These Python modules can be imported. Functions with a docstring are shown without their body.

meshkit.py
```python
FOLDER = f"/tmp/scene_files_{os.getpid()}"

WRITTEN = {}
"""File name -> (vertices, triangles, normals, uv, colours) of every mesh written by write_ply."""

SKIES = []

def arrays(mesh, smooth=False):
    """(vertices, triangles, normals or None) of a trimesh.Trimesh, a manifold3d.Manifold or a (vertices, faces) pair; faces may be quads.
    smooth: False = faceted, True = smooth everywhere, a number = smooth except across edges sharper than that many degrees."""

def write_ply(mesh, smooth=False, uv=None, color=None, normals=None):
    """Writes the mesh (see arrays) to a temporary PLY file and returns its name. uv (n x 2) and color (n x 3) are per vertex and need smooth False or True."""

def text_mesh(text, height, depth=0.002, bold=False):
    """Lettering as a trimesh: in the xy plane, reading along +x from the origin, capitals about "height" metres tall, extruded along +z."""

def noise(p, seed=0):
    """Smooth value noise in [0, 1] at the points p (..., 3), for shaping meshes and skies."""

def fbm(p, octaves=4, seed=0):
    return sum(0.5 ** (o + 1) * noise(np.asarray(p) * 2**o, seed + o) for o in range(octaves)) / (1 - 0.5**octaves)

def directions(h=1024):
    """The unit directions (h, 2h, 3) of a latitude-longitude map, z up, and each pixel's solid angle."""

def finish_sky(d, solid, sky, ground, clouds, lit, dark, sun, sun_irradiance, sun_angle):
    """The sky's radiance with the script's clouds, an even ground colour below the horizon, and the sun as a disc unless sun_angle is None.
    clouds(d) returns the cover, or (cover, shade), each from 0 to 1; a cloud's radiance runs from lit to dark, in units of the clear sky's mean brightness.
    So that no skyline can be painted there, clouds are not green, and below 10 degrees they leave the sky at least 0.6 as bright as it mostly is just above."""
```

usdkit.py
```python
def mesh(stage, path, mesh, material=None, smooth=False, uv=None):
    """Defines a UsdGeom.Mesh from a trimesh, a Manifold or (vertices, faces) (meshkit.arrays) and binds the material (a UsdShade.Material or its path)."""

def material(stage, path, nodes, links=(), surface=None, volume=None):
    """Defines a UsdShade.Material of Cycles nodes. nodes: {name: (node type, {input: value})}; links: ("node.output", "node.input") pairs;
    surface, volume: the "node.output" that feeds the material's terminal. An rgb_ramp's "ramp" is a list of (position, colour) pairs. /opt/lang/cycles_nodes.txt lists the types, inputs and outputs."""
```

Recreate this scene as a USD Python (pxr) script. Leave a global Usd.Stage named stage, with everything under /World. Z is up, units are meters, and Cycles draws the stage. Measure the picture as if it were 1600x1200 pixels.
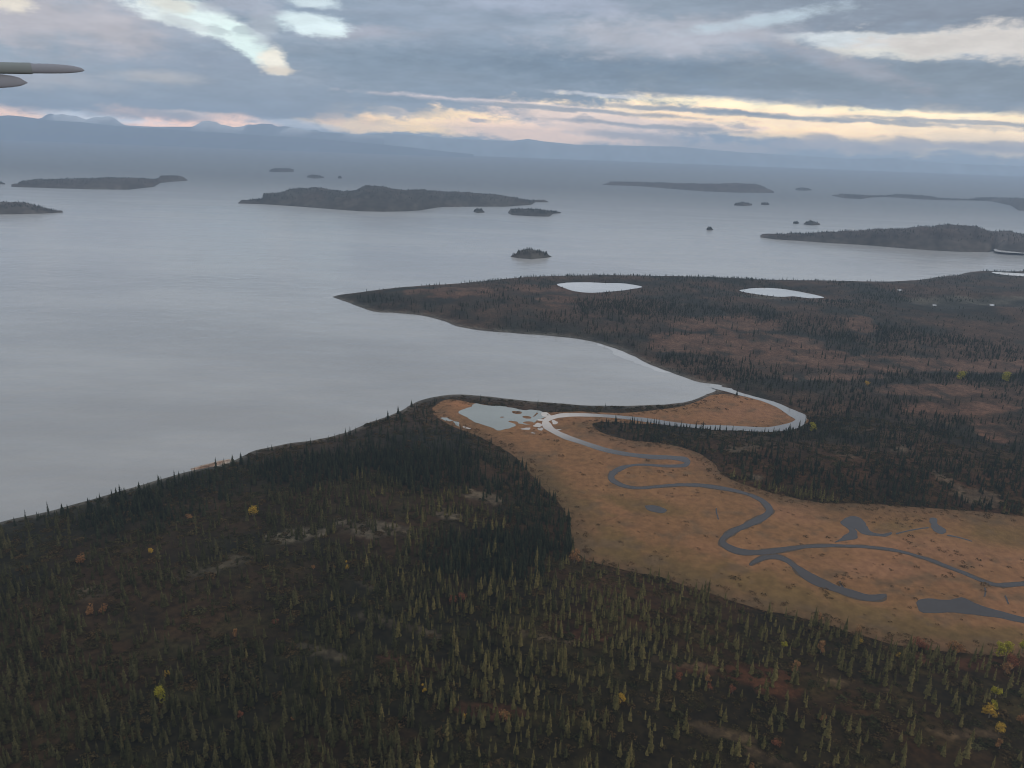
import math, random
import numpy as np
import shapely
from shapely.geometry import Polygon, Point, LineString, MultiPolygon
from shapely.ops import unary_union
from scipy.spatial import Delaunay, cKDTree
import trimesh
import usdkit, meshkit
from pxr import Usd, UsdGeom, UsdLux, UsdShade, Gf, Sdf, Vt

stage = Usd.Stage.CreateInMemory()
UsdGeom.SetStageUpAxis(stage, 'Z')
UsdGeom.SetStageMetersPerUnit(stage, 1.0)
WORLD = UsdGeom.Xform.Define(stage, '/World')
stage.SetDefaultPrim(WORLD.GetPrim())
UsdGeom.Scope.Define(stage, '/World/Looks')
random.seed(7)
RNG = np.random.default_rng(7)

# ------------------------------------------------------------------ camera
F = 1201.0                       # focal length in pixels of the 1600 px wide photograph
HEIGHT = 200.0                   # the aeroplane's height over the lake
PITCH = math.radians(17.33)
ROLL = math.radians(2.15)
EXPOSURE = 0.0
_r0, _u0 = np.array([1., 0, 0]), np.array([0, math.sin(PITCH), math.cos(PITCH)])
FWD = np.array([0, math.cos(PITCH), -math.sin(PITCH)])
RIGHT = math.cos(ROLL) * _r0 + math.sin(ROLL) * _u0
UP = -math.sin(ROLL) * _r0 + math.cos(ROLL) * _u0
EYE = np.array([0., 0., HEIGHT])
cam = UsdGeom.Camera.Define(stage, '/World/camera')
cam.CreateHorizontalApertureAttr(36.0)
cam.CreateVerticalApertureAttr(27.0)
cam.CreateFocalLengthAttr(36.0 * F / 1600)
cam.CreateClippingRangeAttr(Gf.Vec2f(0.1, 60000))
cam.CreateExposureAttr(EXPOSURE)
_m = np.eye(4); _m[0, :3], _m[1, :3], _m[2, :3], _m[3, :3] = RIGHT, UP, -FWD, EYE
cam.AddTransformOp().Set(Gf.Matrix4d(*[float(x) for x in _m.ravel()]))


def ray(p):
    p = np.atleast_2d(np.asarray(p, float))[:, :2]
    d = F * FWD + (p[:, :1] - 800) * RIGHT + (600 - p[:, 1:2]) * UP
    return d / np.linalg.norm(d, axis=1, keepdims=True)


def ground(p, z=0.0):
    """Where the sight lines of photograph pixels meet the level z."""
    d = ray(p)
    t = (z - HEIGHT) / np.minimum(d[:, 2], -1e-4)
    return (EYE + d * t[:, None])[:, :2]


def pixel(q):
    q = np.atleast_2d(np.asarray(q, float)) - EYE
    w = q @ FWD
    return np.stack([800 + F * (q @ RIGHT) / w, 600 - F * (q @ UP) / w], 1), w


# ------------------------------------------------------------------ node graph helper
class Graph:
    def __init__(self):
        self.nodes, self.links, self.k = {}, [], 0

    def add(self, kind, out, **inputs):
        self.k += 1
        name = f'n{self.k}'
        vals = {}
        for a, b in inputs.items():
            if isinstance(b, str) and b.startswith('@'):
                self.links.append((b[1:], f'{name}.{a}'))
            else:
                vals[a] = b
        self.nodes[name] = (kind, vals)
        return f'@{name}.{out}'

    def math(self, op, a, b=0.0, c=0.0, clamp=False):
        return self.add('math', 'value', math_type=op, value1=a, value2=b, value3=c, use_clamp=clamp)

    def step(self, v, a, b, lo=0.0, hi=1.0):
        return self.add('map_range', 'result', range_type='smoothstep', value=v, from_min=a, from_max=b, to_min=lo, to_max=hi, clamp=True)

    def mix(self, fac, a, b, kind='mix'):
        return self.add('mix_color', 'result', blend_type=kind, fac=fac, a=a, b=b)

    def noise(self, vec, scale, detail=3, rough=0.55, out='fac', distortion=0.0):
        return self.add('noise_texture', out, vector=vec, scale=scale, detail=float(detail), roughness=rough, distortion=distortion)

    def material(self, name, surface=None, volume=None):
        return usdkit.material(stage, f'/World/Looks/{name}', self.nodes, self.links, surface=surface and surface[1:], volume=volume and volume[1:])


def lin(r, g, b):
    f = lambda c: c / 255 / 12.92 if c <= 10 else ((c / 255 + 0.055) / 1.055) ** 2.4
    return np.array([f(r), f(g), f(b)])


# ------------------------------------------------------------------ sky and sun
SUN_AZ = math.radians(118)        # from +y (the view) towards +x
SUN_EL = math.radians(14)
SKY_STRENGTH = 0.1
SUN_INTENSITY = 0.38
SUN_ANGLE = 14.0


def uv(p):
    """Azimuth and elevation (in units of 1/F radian, about one pixel) of a photograph pixel."""
    d = ray(p)
    return np.stack([np.arctan2(d[:, 0], d[:, 1]) * F, np.arcsin(d[:, 2]) * F], 1)


def sky_material():
    g = Graph()
    D = g.add('texture_coordinate', 'generated')
    s = g.add('separate_xyz', 'x', vector=D)
    sx, sy, sz = s, s.replace('.x', '.y'), s.replace('.x', '.z')
    U = g.math('multiply', g.math('arctan2', sx, sy), F)
    V = g.math('multiply', g.math('arcsine', sz), F)
    # cloud sheet: the layer's own plane, so that it shrinks into streaks towards the horizon
    zz = g.math('add', g.math('maximum', sz, 0.0), 0.045)
    P = g.add('combine_xyz', 'vector', x=g.math('divide', sx, zz), y=g.math('divide', sy, zz), z=0.0)
    UV = g.add('combine_xyz', 'vector', x=U, y=V, z=0.0)
    big = g.noise(P, 0.42, 6, 0.55)
    fine = g.noise(P, 1.7, 6, 0.6)
    streak = g.noise(g.add('vector_math', 'vector', math_type='multiply', vector1=UV, vector2=(0.0035, 0.03, 1)), 1.0, 6, 0.6)
    # warp for the outline of gaps
    w1 = g.noise(g.add('vector_math', 'vector', math_type='multiply', vector1=UV, vector2=(0.011, 0.032, 1)), 1.0, 9, 0.66, out='color')
    w1 = g.add('vector_math', 'vector', math_type='multiply_add', vector1=w1, vector2=(70, 26, 0), vector3=(-35, -13, 0))
    W = g.add('vector_math', 'vector', math_type='add', vector1=UV, vector2=w1)
    w2 = g.add('vector_math', 'vector', math_type='scale', vector1=w1, scale=0.62)
    W2 = g.add('vector_math', 'vector', math_type='add', vector1=UV, vector2=w2)

    t = g.math('add', g.math('multiply', big, 0.55), g.math('multiply', streak, 0.45))
    col = g.add('rgb_ramp', 'color', fac=t, ramp=[(0.30, lin(128, 146, 166)), (0.46, lin(147, 163, 181)), (0.58, lin(165, 176, 191)), (0.75, lin(196, 199, 207))])
    # overhead the overcast is brighter than at the horizon
    up = g.step(sz, 0.16, 0.75)
    over = g.add('rgb_ramp', 'color', fac=g.math('add', g.math('multiply', big, 0.7), g.math('multiply', fine, 0.3)),
                 ramp=[(0.3, (0.72, 0.77, 0.82)), (0.55, (1.02, 1.05, 1.08)), (0.75, (1.3, 1.3, 1.3))])
    col = g.mix(up, col, over)

    e1 = g.noise(g.add('vector_math', 'vector', math_type='multiply', vector1=UV, vector2=(0.014, 0.040, 1)), 1.0, 9, 0.62)
    e2 = g.noise(g.add('vector_math', 'vector', math_type='multiply', vector1=UV, vector2=(0.05, 0.11, 1)), 1.0, 7, 0.6)
    ragged = g.math('add', g.math('multiply_add', e1, 2.6, -1.3), g.math('multiply_add', e2, 0.9, -0.45))
    wispy = g.math('multiply_add', e2, 1.6, -0.8)

    def spot(col, X, Y, rx, ry, colour, amount=1.0, rot=0.0, soft=0.35, warp=W2, breakup=0.0):
        c = uv([[X, Y]])[0]
        m = g.add('mapping', 'vector', mapping_type='texture', vector=warp, location=(c[0], c[1], 0), rotation=(0, 0, math.radians(rot) + ROLL * 0 - ROLL), scale=(rx, ry, 1))
        d = g.add('vector_math', 'value', math_type='length', vector1=m)
        d = g.math('add', d, ragged if rx > 25 else wispy)
        f = g.step(d, 1 + soft, 1 - soft, 0.0, amount)
        if breakup:
            f = g.math('multiply', f, g.step(streak, 0.5 - breakup, 0.5 + 0.12))
        return g.mix(f, col, colour)

    # rot: degrees counter-clockwise in the photograph
    def L(r, g_, b, k=1.0):
        return tuple(lin(r, g_, b) * k)
    S = lambda *a, **k: spot(*a, **k)
    # --- darker cloud banks
    col = S(col, 760, 120, 330, 38, L(132, 149, 167), .75, 0, .6)
    col = S(col, 1080, 112, 330, 26, L(118, 137, 157), .9, 0, .6)
    col = S(col, 1450, 132, 330, 30, L(132, 145, 158), .85, 1, .6)
    col = S(col, 1350, 18, 300, 34, L(134, 143, 157), .85, 2, .55)
    col = S(col, 1000, 8, 240, 20, L(150, 164, 180), .7, 0, .7)
    col = S(col, 240, 78, 190, 34, L(150, 162, 180), .8, -10, .5)
    col = S(col, 380, 140, 160, 18, L(146, 160, 176), .7, 0, .7)
    col = S(col, 330, 165, 240, 10, L(146, 161, 178), .7, 0, .8)
    col = S(col, 700, 24, 160, 34, L(158, 170, 188), .6, 0, .7)
    # --- paler veils
    col = S(col, 85, 30, 120, 32, L(198, 193, 198), .9, 0, .7)
    col = S(col, 1060, 58, 150, 24, L(194, 196, 206), .85, 3, .7)
    col = S(col, 840, 5, 110, 14, L(178, 186, 205), .7, 0, .8)
    col = S(col, 250, 120, 45, 7, L(200, 198, 200), .8, 4, .8)
    col = S(col, 90, 128, 60, 10, L(192, 190, 195), .6, 0, .8)
    col = S(col, 1190, 33, 95, 7, L(203, 219, 230), .9, 10, .7)
    col = S(col, 560, 50, 70, 8, L(184, 184, 196), .7, 5, .8)
    # --- breaks in the cloud
    col = S(col, 300, 24, 74, 17, L(228, 238, 236, 1.22), .95, -8, .5)
    col = S(col, 345, 40, 66, 15, L(228, 243, 240, 1.22), 1, -20, .42)
    col = S(col, 392, 68, 42, 13, L(224, 242, 238, 1.22), 1, -34, .42)
    col = S(col, 262, 6, 30, 9, L(236, 234, 222), .8, 0, .5)
    col = S(col, 484, 37, 44, 13, L(222, 238, 240, 1.22), .95, 0, .5)
    col = S(col, 488, 2, 34, 9, L(222, 238, 244), .95, 0, .5)
    col = S(col, 428, 94, 16, 17, L(244, 238, 222, 1.22), 1, 10, .5)
    col = S(col, 434, 110, 18, 6, L(244, 232, 214), 1, 0, .5)
    col = S(col, 14, 3, 22, 10, L(246, 236, 220), 1, 0, .5)
    col = S(col, 340, 46, 16, 5, L(190, 204, 206), .7, 0, .4)
    col = S(col, 378, 47, 14, 6, L(186, 200, 204), .7, 0, .4)
    col = S(col, 330, 12, 22, 7, L(200, 206, 214), .75, 0, .5)
    col = S(col, 290, 36, 26, 5, L(206, 212, 214), .6, -10, .5)
    col = S(col, 410, 40, 16, 22, L(182, 190, 200), .7, 0, .5)
    col = S(col, 385, 8, 44, 15, L(174, 180, 194), .85, 0, .4)
    col = S(col, 1450, 70, 150, 16, L(232, 230, 222), 1, 2, .35)
    col = S(col, 1330, 63, 85, 8, L(222, 230, 234), .95, 0, .5)
    col = S(col, 1560, 66, 130, 18, L(226, 219, 212), .95, 1, .4)
    col = S(col, 1290, 90, 110, 10, L(172, 172, 182), .7, -14, .7)
    # low blue-grey air bank just over the horizon, all the way round
    col = g.mix(g.step(V, 30.0, 4.0, 0.0, 0.7), col, L(158, 178, 196, 1.0))
    # --- glowing bands low over the far shore (seen through more of the air)
    for X, Y, rx, ry, c, a in [
            (820, 163, 190, 3.5, (.95, .80, .78), .85), (960, 149, 90, 3, (.75, .76, .82), .8), (1180, 161, 190, 5, (.85, .78, .70), .75),
            (1330, 176, 270, 7, (1.5, 1.32, .86), .95), (1530, 180, 220, 4, (1.6, 1.42, .9), .9),
            (1230, 192, 310, 13, (1.5, 1.16, .80), .92), (1440, 205, 340, 24, (1.85, 1.38, .84), .95), (1300, 213, 140, 10, (2.3, 1.6, .82), .85),
            (960, 188, 170, 11, (1.35, 1.02, .82), .9), (1080, 184, 90, 5, (1.7, 1.22, .74), .9), (900, 206, 160, 14, (1.5, 1.12, .9), .85),
            (690, 192, 115, 15, (2.4, 1.65, .80), .97), (820, 208, 130, 12, (2.1, 1.4, .95), .95), (640, 199, 60, 7, (2.8, 1.85, .75), .9),
            (555, 194, 70, 9, (2.4, 1.65, .85), .95), (515, 184, 18, 7, (2.1, 1.35, .75), .9), (575, 187, 16, 7, (2.3, 1.5, .75), .9), (617, 176, 24, 6, (1.5, 1.15, .85), .9),
            (245, 190, 82, 13, (3.4, 1.95, 1.25), .97), (30, 182, 80, 10, (3.4, 2.0, 1.2), .97), (300, 179, 46, 5, (1.7, 1.3, 1.1), .9),
            (372, 191, 48, 9, (3.2, 1.9, 1.2), .97), (145, 184, 70, 7, (1.6, 1.75, 1.9), .85), (460, 194, 60, 6, (1.1, 1.15, 1.25), .7)]:
        col = S(col, X, Y, rx, ry, c, a, 0, .5, breakup=0.10 if rx > 1000 else 0.0)
    for X, Y, rx, ry in [(1290, 219, 28, 8), (1240, 228, 42, 7), (1345, 228, 44, 9), (1420, 225, 36, 9), (1505, 228, 34, 8), (1580, 230, 42, 8), (1130, 230, 90, 7), (1100, 200, 24, 4), (1160, 199, 16, 4), (745, 190, 18, 3), (905, 184, 16, 4), (1000, 214, 70, 5)]:
        col = S(col, X, Y, rx, ry, (.62, .56, .56), .85, 0, .5, warp=W)
    # grey cloud bottoms hanging over the glow
    for X, Y, rx, ry in [(590, 172, 90, 7), (430, 172, 120, 9), (140, 168, 160, 9), (880, 170, 200, 3), (1060, 171, 100, 3), (1400, 160, 260, 8), (1330, 187, 200, 3), (1520, 191, 170, 3), (1180, 181, 120, 3), (1010, 197, 120, 3)]:
        col = S(col, X, Y, rx, ry, L(146, 160, 176), .8, 0, .55)
    # fine mottling of the cloud
    mott = g.noise(g.add('vector_math', 'vector', math_type='multiply', vector1=UV, vector2=(0.012, 0.05, 1)), 1.0, 8, 0.65)
    col = g.add('vector_math', 'vector', math_type='scale', vector1=col, scale=g.step(mott, 0.25, 0.75, 0.88, 1.12))
    sky = g.add('sky_texture', 'color', sky_type='single_scattering', sun_disc=False, sun_elevation=SUN_EL, sun_rotation=SUN_AZ, altitude=200.0, air_density=1.0, aerosol_density=1.5, ozone_density=1.0)
    col = g.add('vector_math', 'vector', math_type='scale', vector1=col, scale=1.0 / SKY_STRENGTH)
    col = g.mix(0.96, sky, col)
    bg = g.add('background_shader', 'background', color=col, strength=SKY_STRENGTH)
    return g.material('sky_look', surface=bg)


dome = UsdLux.DomeLight.Define(stage, '/World/sky')
dome.GetPrim().SetCustomDataByKey('kind', 'structure')
UsdShade.MaterialBindingAPI.Apply(dome.GetPrim()).Bind(sky_material())
sun = UsdLux.DistantLight.Define(stage, '/World/sun')
sun.CreateIntensityAttr(SUN_INTENSITY); sun.CreateAngleAttr(SUN_ANGLE)
sun.CreateNormalizeAttr(True)
sun.CreateColorAttr(Gf.Vec3f(1.0, 0.84, 0.66))
sun.AddRotateZOp().Set(-math.degrees(SUN_AZ))
sun.AddRotateXOp().Set(-(90 - math.degrees(SUN_EL)))


# ------------------------------------------------------------------ prim helpers
used = {}


def numbered(name, parent='/World'):
    k = used.get((parent, name), -1) + 1
    used[(parent, name)] = k
    return name if k == 0 else f'{name}_{k:03d}'


def tag(prim, label=None, category=None, group=None, kind=None):
    for k, v in (('label', label), ('category', category), ('group', group), ('kind', kind)):
        if v:
            prim.SetCustomDataByKey(k, v)
    return prim


def put(name, mesh, mat, parent='/World', smooth=False, tint=None):
    path = f'{parent}/{numbered(name, parent)}'
    m = usdkit.mesh(stage, path, mesh, mat, smooth=smooth)
    if tint is not None:
        UsdGeom.PrimvarsAPI(m).CreatePrimvar('tint', Sdf.ValueTypeNames.Color3fArray, 'vertex').Set(Vt.Vec3fArray.FromNumpy(np.asarray(tint, np.float32)))
    return m.GetPrim()


def thing(name, loc=(0, 0, 0), rotz=0.0, scale=None, **kw):
    x = UsdGeom.Xform.Define(stage, f'/World/{numbered(name)}')
    x.AddTranslateOp().Set(Gf.Vec3d(*map(float, loc)))
    x.AddRotateZOp().Set(float(rotz))
    if scale is not None:
        x.AddScaleOp().Set(Gf.Vec3f(*map(float, scale)))
    return tag(x.GetPrim(), **kw)


# ------------------------------------------------------------------ materials
def flat_look(name, colour, rough=0.9, spec=0.1):
    g = Graph()
    return g.material(name, surface=g.add('principled_bsdf', 'BSDF', base_color=tuple(colour), roughness=rough, specular_ior_level=spec))


def tint_look(name, scale=0.35, lo=0.55, hi=1.5, scale2=0.05, lo2=0.75, hi2=1.25):
    """The ground: cover colour by place, broken up by fine procedural noise."""
    g = Graph()
    a = g.add('attribute', 'color', attribute='tint')
    P = g.add('geometry', 'position')
    n = g.noise(P, scale, 5, 0.62)
    n2 = g.noise(P, scale2, 4, 0.6)
    k = g.math('multiply', g.step(n, 0.28, 0.72, lo, hi), g.step(n2, 0.3, 0.7, lo2, hi2))
    c = g.add('vector_math', 'vector', math_type='scale', vector1=a, scale=k)
    return g.material(name, surface=g.add('principled_bsdf', 'BSDF', base_color=c, roughness=0.95, specular_ior_level=0.1))


def foliage_look(name, colours, trans=0.25, vary=0.35):
    g = Graph()
    r = g.add('object_info', 'random')
    P = g.add('geometry', 'position')
    n = g.noise(P, 0.9, 3, 0.6)
    far = g.noise(P, 0.02, 3, 0.6)
    c = g.add('rgb_ramp', 'color', fac=g.math('add', g.math('multiply', r, 0.6), g.math('multiply', far, 0.4)), ramp=[(x / (len(colours) - 1), q) for x, q in enumerate(colours)])
    c = g.add('vector_math', 'vector', math_type='scale', vector1=c, scale=g.step(n, 0.25, 0.75, 1 - vary, 1 + vary))
    d = g.add('diffuse_bsdf', 'BSDF', color=c)
    t = g.add('translucent_bsdf', 'BSDF', color=c)
    return g.material(name, surface=g.add('mix_closure', 'closure', fac=trans, closure1=d, closure2=t))


def water_look(name, base, rough=0.12, wave=0.02, scale=0.02, spec=0.5, open_lake=False):
    g = Graph()
    P = g.add('geometry', 'position')
    Ps = g.add('vector_math', 'vector', math_type='multiply', vector1=P, vector2=(1.0, 1.6, 1.0))
    n = g.noise(Ps, scale, 5, 0.6)
    n2 = g.noise(g.add('vector_math', 'vector', math_type='multiply', vector1=P, vector2=(0.6, 1.5, 1.0)), 0.0028, 6, 0.62)
    c = g.mix(g.step(n2, 0.35, 0.68), tuple(np.array(base) * 0.82), tuple(np.array(base) * 1.14))
    b = g.add('bump', 'normal', height=n, strength=wave, distance=10.0)
    rr = g.step(n2, 0.35, 0.7, rough * 0.75, rough * 1.3)
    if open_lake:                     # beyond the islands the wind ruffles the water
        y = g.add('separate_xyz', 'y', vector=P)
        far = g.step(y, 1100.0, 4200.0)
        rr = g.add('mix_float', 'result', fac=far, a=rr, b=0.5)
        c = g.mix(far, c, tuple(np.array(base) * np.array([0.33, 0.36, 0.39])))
    return g.material(name, surface=g.add('principled_bsdf', 'BSDF', base_color=c, roughness=rr, normal=b, ior=1.33, specular_ior_level=spec))


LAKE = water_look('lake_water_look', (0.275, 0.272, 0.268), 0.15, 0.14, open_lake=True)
POND_SHEEN = water_look('pond_sheen_look', (0.44, 0.44, 0.44), 0.07, 0.02, 0.03)  # bright sky reflection on the ponds, painted as a pale base
def sky_sheen_look():
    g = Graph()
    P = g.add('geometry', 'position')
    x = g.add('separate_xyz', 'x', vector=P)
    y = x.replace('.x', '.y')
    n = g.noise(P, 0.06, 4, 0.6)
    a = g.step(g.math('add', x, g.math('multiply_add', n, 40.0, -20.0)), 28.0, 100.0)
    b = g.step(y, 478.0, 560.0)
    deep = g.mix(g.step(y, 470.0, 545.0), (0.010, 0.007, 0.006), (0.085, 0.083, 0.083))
    c = g.mix(g.math('multiply', g.math('subtract', 1.0, a), b), deep, (0.42, 0.37, 0.33))  # pale tone stands in for bright sky mirrored in the river
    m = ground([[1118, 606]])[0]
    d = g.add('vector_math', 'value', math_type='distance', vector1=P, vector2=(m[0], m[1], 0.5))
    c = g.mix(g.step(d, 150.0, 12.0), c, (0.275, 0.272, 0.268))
    return g.material('sky_sheen_water_look', surface=g.add('principled_bsdf', 'BSDF', base_color=c, roughness=0.07, ior=1.33))


SKY_SHEEN = sky_sheen_look()
LAGOON = water_look('lagoon_water_look', (0.215, 0.228, 0.215), 0.08, 0.03)
STILL = water_look('still_water_look', (0.010, 0.007, 0.006), 0.04, 0.02)
SHORE_SHEEN = water_look('shore_sheen_look', (0.35, 0.345, 0.34), 0.10, 0.03)  # pale base imitates cloud reflection along the bay shore
GROUND = tint_look('ground_cover_look')
FARCOVER = tint_look('island_cover_look', 0.06, 0.65, 1.4, 0.012)
RANGES = tint_look('far_range_look', 0.004, 0.9, 1.1, 0.0012, 0.93, 1.07)
MARSH = tint_look('marsh_sedge_look', 0.22, 0.80, 1.16, 0.02, 0.93, 1.07)
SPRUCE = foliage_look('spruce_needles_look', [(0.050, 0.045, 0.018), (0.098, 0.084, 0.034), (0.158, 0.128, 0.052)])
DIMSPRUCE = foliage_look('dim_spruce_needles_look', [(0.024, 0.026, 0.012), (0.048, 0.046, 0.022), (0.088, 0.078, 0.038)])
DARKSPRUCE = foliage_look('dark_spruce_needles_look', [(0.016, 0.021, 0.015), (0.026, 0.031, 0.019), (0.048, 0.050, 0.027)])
BARK = flat_look('grey_bark_look', (0.09, 0.075, 0.06))
PALEBARK = flat_look('pale_birch_bark_look', (0.13, 0.11, 0.085))
YELLOW = foliage_look('yellow_leaf_look', [(0.306, 0.180, 0.032), (0.413, 0.270, 0.045), (0.360, 0.216, 0.054)], 0.4)
GOLD = foliage_look('tan_orange_leaf_look', [(0.202, 0.101, 0.036), (0.249, 0.138, 0.065), (0.178, 0.082, 0.036)], 0.4)
LIME = foliage_look('yellow_green_leaf_look', [(0.233, 0.216, 0.028), (0.297, 0.261, 0.036)], 0.4)
RUSSET = foliage_look('russet_leaf_look', [(0.143, 0.054, 0.029), (0.178, 0.075, 0.043)], 0.3)
SHRUBS = foliage_look('mixed_shrub_look', [(0.026, 0.024, 0.013), (0.056, 0.040, 0.018), (0.038, 0.038, 0.018), (0.040, 0.033, 0.016), (0.080, 0.052, 0.025), (0.056, 0.054, 0.026), (0.092, 0.070, 0.034)], 0.35, 0.4)
SEDGE = foliage_look('sedge_tuft_look', [(0.150, 0.082, 0.042), (0.105, 0.066, 0.032), (0.062, 0.044, 0.022), (0.19, 0.11, 0.06)], 0.35, 0.3)


# ------------------------------------------------------------------ sheet of terrain from an outline
def smooth_line(p, n=8, closed=False):
    """Catmull-Rom through the points."""
    p = np.asarray(p, float)
    q = np.vstack([p[-1:], p, p[:2]]) if closed else np.vstack([2 * p[0] - p[1], p, 2 * p[-1] - p[-2]])
    out = []
    t = np.linspace(0, 1, n, endpoint=False)[:, None]
    for i in range(len(q) - 3):
        a, b, c, d = q[i:i + 4]
        out.append(0.5 * (2 * b + (c - a) * t + (2 * a - 5 * b + 4 * c - d) * t ** 2 + (3 * b - a - 3 * c + d) * t ** 3))
    out = np.vstack(out)
    return out if closed else np.vstack([out, p[-1:]])


def rough_edge(xy, amount, size, seed, closed=True):
    """Breaks a smooth outline up with noise."""
    xy = np.asarray(xy)
    p = np.column_stack([xy / size, np.zeros(len(xy))])
    dx = meshkit.fbm(p, 4, seed) - 0.5
    dy = meshkit.fbm(p + 57.3, 4, seed + 9) - 0.5
    return xy + 2 * amount * np.column_stack([dx, dy])


def resample(xy, step, closed=True):
    line = LineString(np.vstack([xy, xy[:1]]) if closed else xy)
    n = max(int(line.length / step), 8)
    return np.array([line.interpolate(x, normalized=True).coords[0] for x in np.linspace(0, 1, n, endpoint=not closed)])


def triangulate(poly, inner, step):
    """Delaunay sheet of a shapely polygon: its outline sampled every step metres, plus inner points."""
    rings = [np.array(poly.exterior.coords)[:-1]] + [np.array(r.coords)[:-1] for r in poly.interiors]
    edge = np.vstack([resample(r, step) for r in rings])
    if len(inner):
        ok = shapely.contains_xy(poly, inner[:, 0], inner[:, 1])
        inner = inner[ok]
        if len(inner):
            inner = inner[cKDTree(edge).query(inner)[0] > 0.6 * step]
    pts = np.vstack([edge, inner]) if len(inner) else edge
    tri = Delaunay(pts).simplices
    c = pts[tri].mean(1)
    tri = tri[shapely.contains_xy(poly, c[:, 0], c[:, 1])]
    a, b, d = pts[tri[:, 0]], pts[tri[:, 1]], pts[tri[:, 2]]
    flip = ((b - a)[:, 0] * (d - a)[:, 1] - (b - a)[:, 1] * (d - a)[:, 0]) < 0
    tri[flip] = tri[flip][:, ::-1]
    return pts, tri


def grid(bounds, step):
    x0, y0, x1, y1 = bounds
    X, Y = np.meshgrid(np.arange(x0, x1, step), np.arange(y0, y1, step))
    p = np.column_stack([X.ravel(), Y.ravel()])
    return p + RNG.uniform(-.2, .2, p.shape) * step


def area(px, z=0.0, n=6, amount=0.0, size=30.0, seed=1):
    """Closed photograph outline -> polygon on the level z."""
    q = ground(smooth_line(px, n, True), z)
    q = resample(q, max(1.0, LineString(q).length / 600))
    if amount:
        q = rough_edge(q, amount, size, seed)
    return Polygon(q).buffer(0)


def biggest(p):
    return max(p.geoms, key=lambda a: a.area) if hasattr(p, 'geoms') else p


def skirted(pts, z, tri, poly=None):
    return np.column_stack([pts, z]), tri


# ------------------------------------------------------------------ the lake
lake = np.array([[-13900, -13900, 0], [13900, -13900, 0], [13900, 13900, 0], [-13900, 13900, 0]], float)
tag(put('lake_water', (lake, np.array([[0, 1, 2], [0, 2, 3]])), LAKE), kind='structure')

# ------------------------------------------------------------------ the mainland and the long point beyond the bay
coast_near = [(-260, 905), (-120, 856), (0, 817), (60, 803), (120, 788), (200, 764), (300, 737), (345, 727), (372, 716), (400, 704), (450, 694), (520, 682), (580, 660), (625, 641), (655, 627), (700, 617), (750, 619), (800, 624), (880, 631), (960, 635), (1030, 633), (1075, 627), (1105, 617), (1118, 609), (1128, 603)]
coast_bay = [(1118, 600), (1090, 596), (1050, 583), (1022, 572), (1000, 562), (975, 550), (960, 544), (930, 535), (900, 529), (850, 524), (800, 520), (760, 517), (720, 511), (690, 501), (660, 493), (620, 489), (590, 488), (570, 482), (548, 474), (530, 468), (517, 464)]
coast_back = [(535, 460), (560, 457), (590, 453), (640, 448), (720, 443), (780, 437), (850, 432), (950, 431), (1050, 433), (1150, 437), (1250, 440), (1330, 440), (1390, 440), (1440, 437), (1475, 432), (1540, 427), (1620, 424), (1800, 420)]
front = ground(smooth_line(coast_near + coast_bay, 6), 0.0)
back = ground(smooth_line(coast_back, 6), 0.0)
far_end = back[-1]
ring = np.vstack([front, back, [[far_end[0] + 2200, far_end[1] - 300], [5200, -600], [5200, -2500], [-700, -2500], [front[0][0] - 260, front[0][1] - 420]]])
ring_r = rough_edge(resample(ring, 4.0), 3.0, 22.0, 3)
LAND = biggest(Polygon(ring_r).buffer(0))
EDGE = cKDTree(np.array(LAND.exterior.coords))

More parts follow.
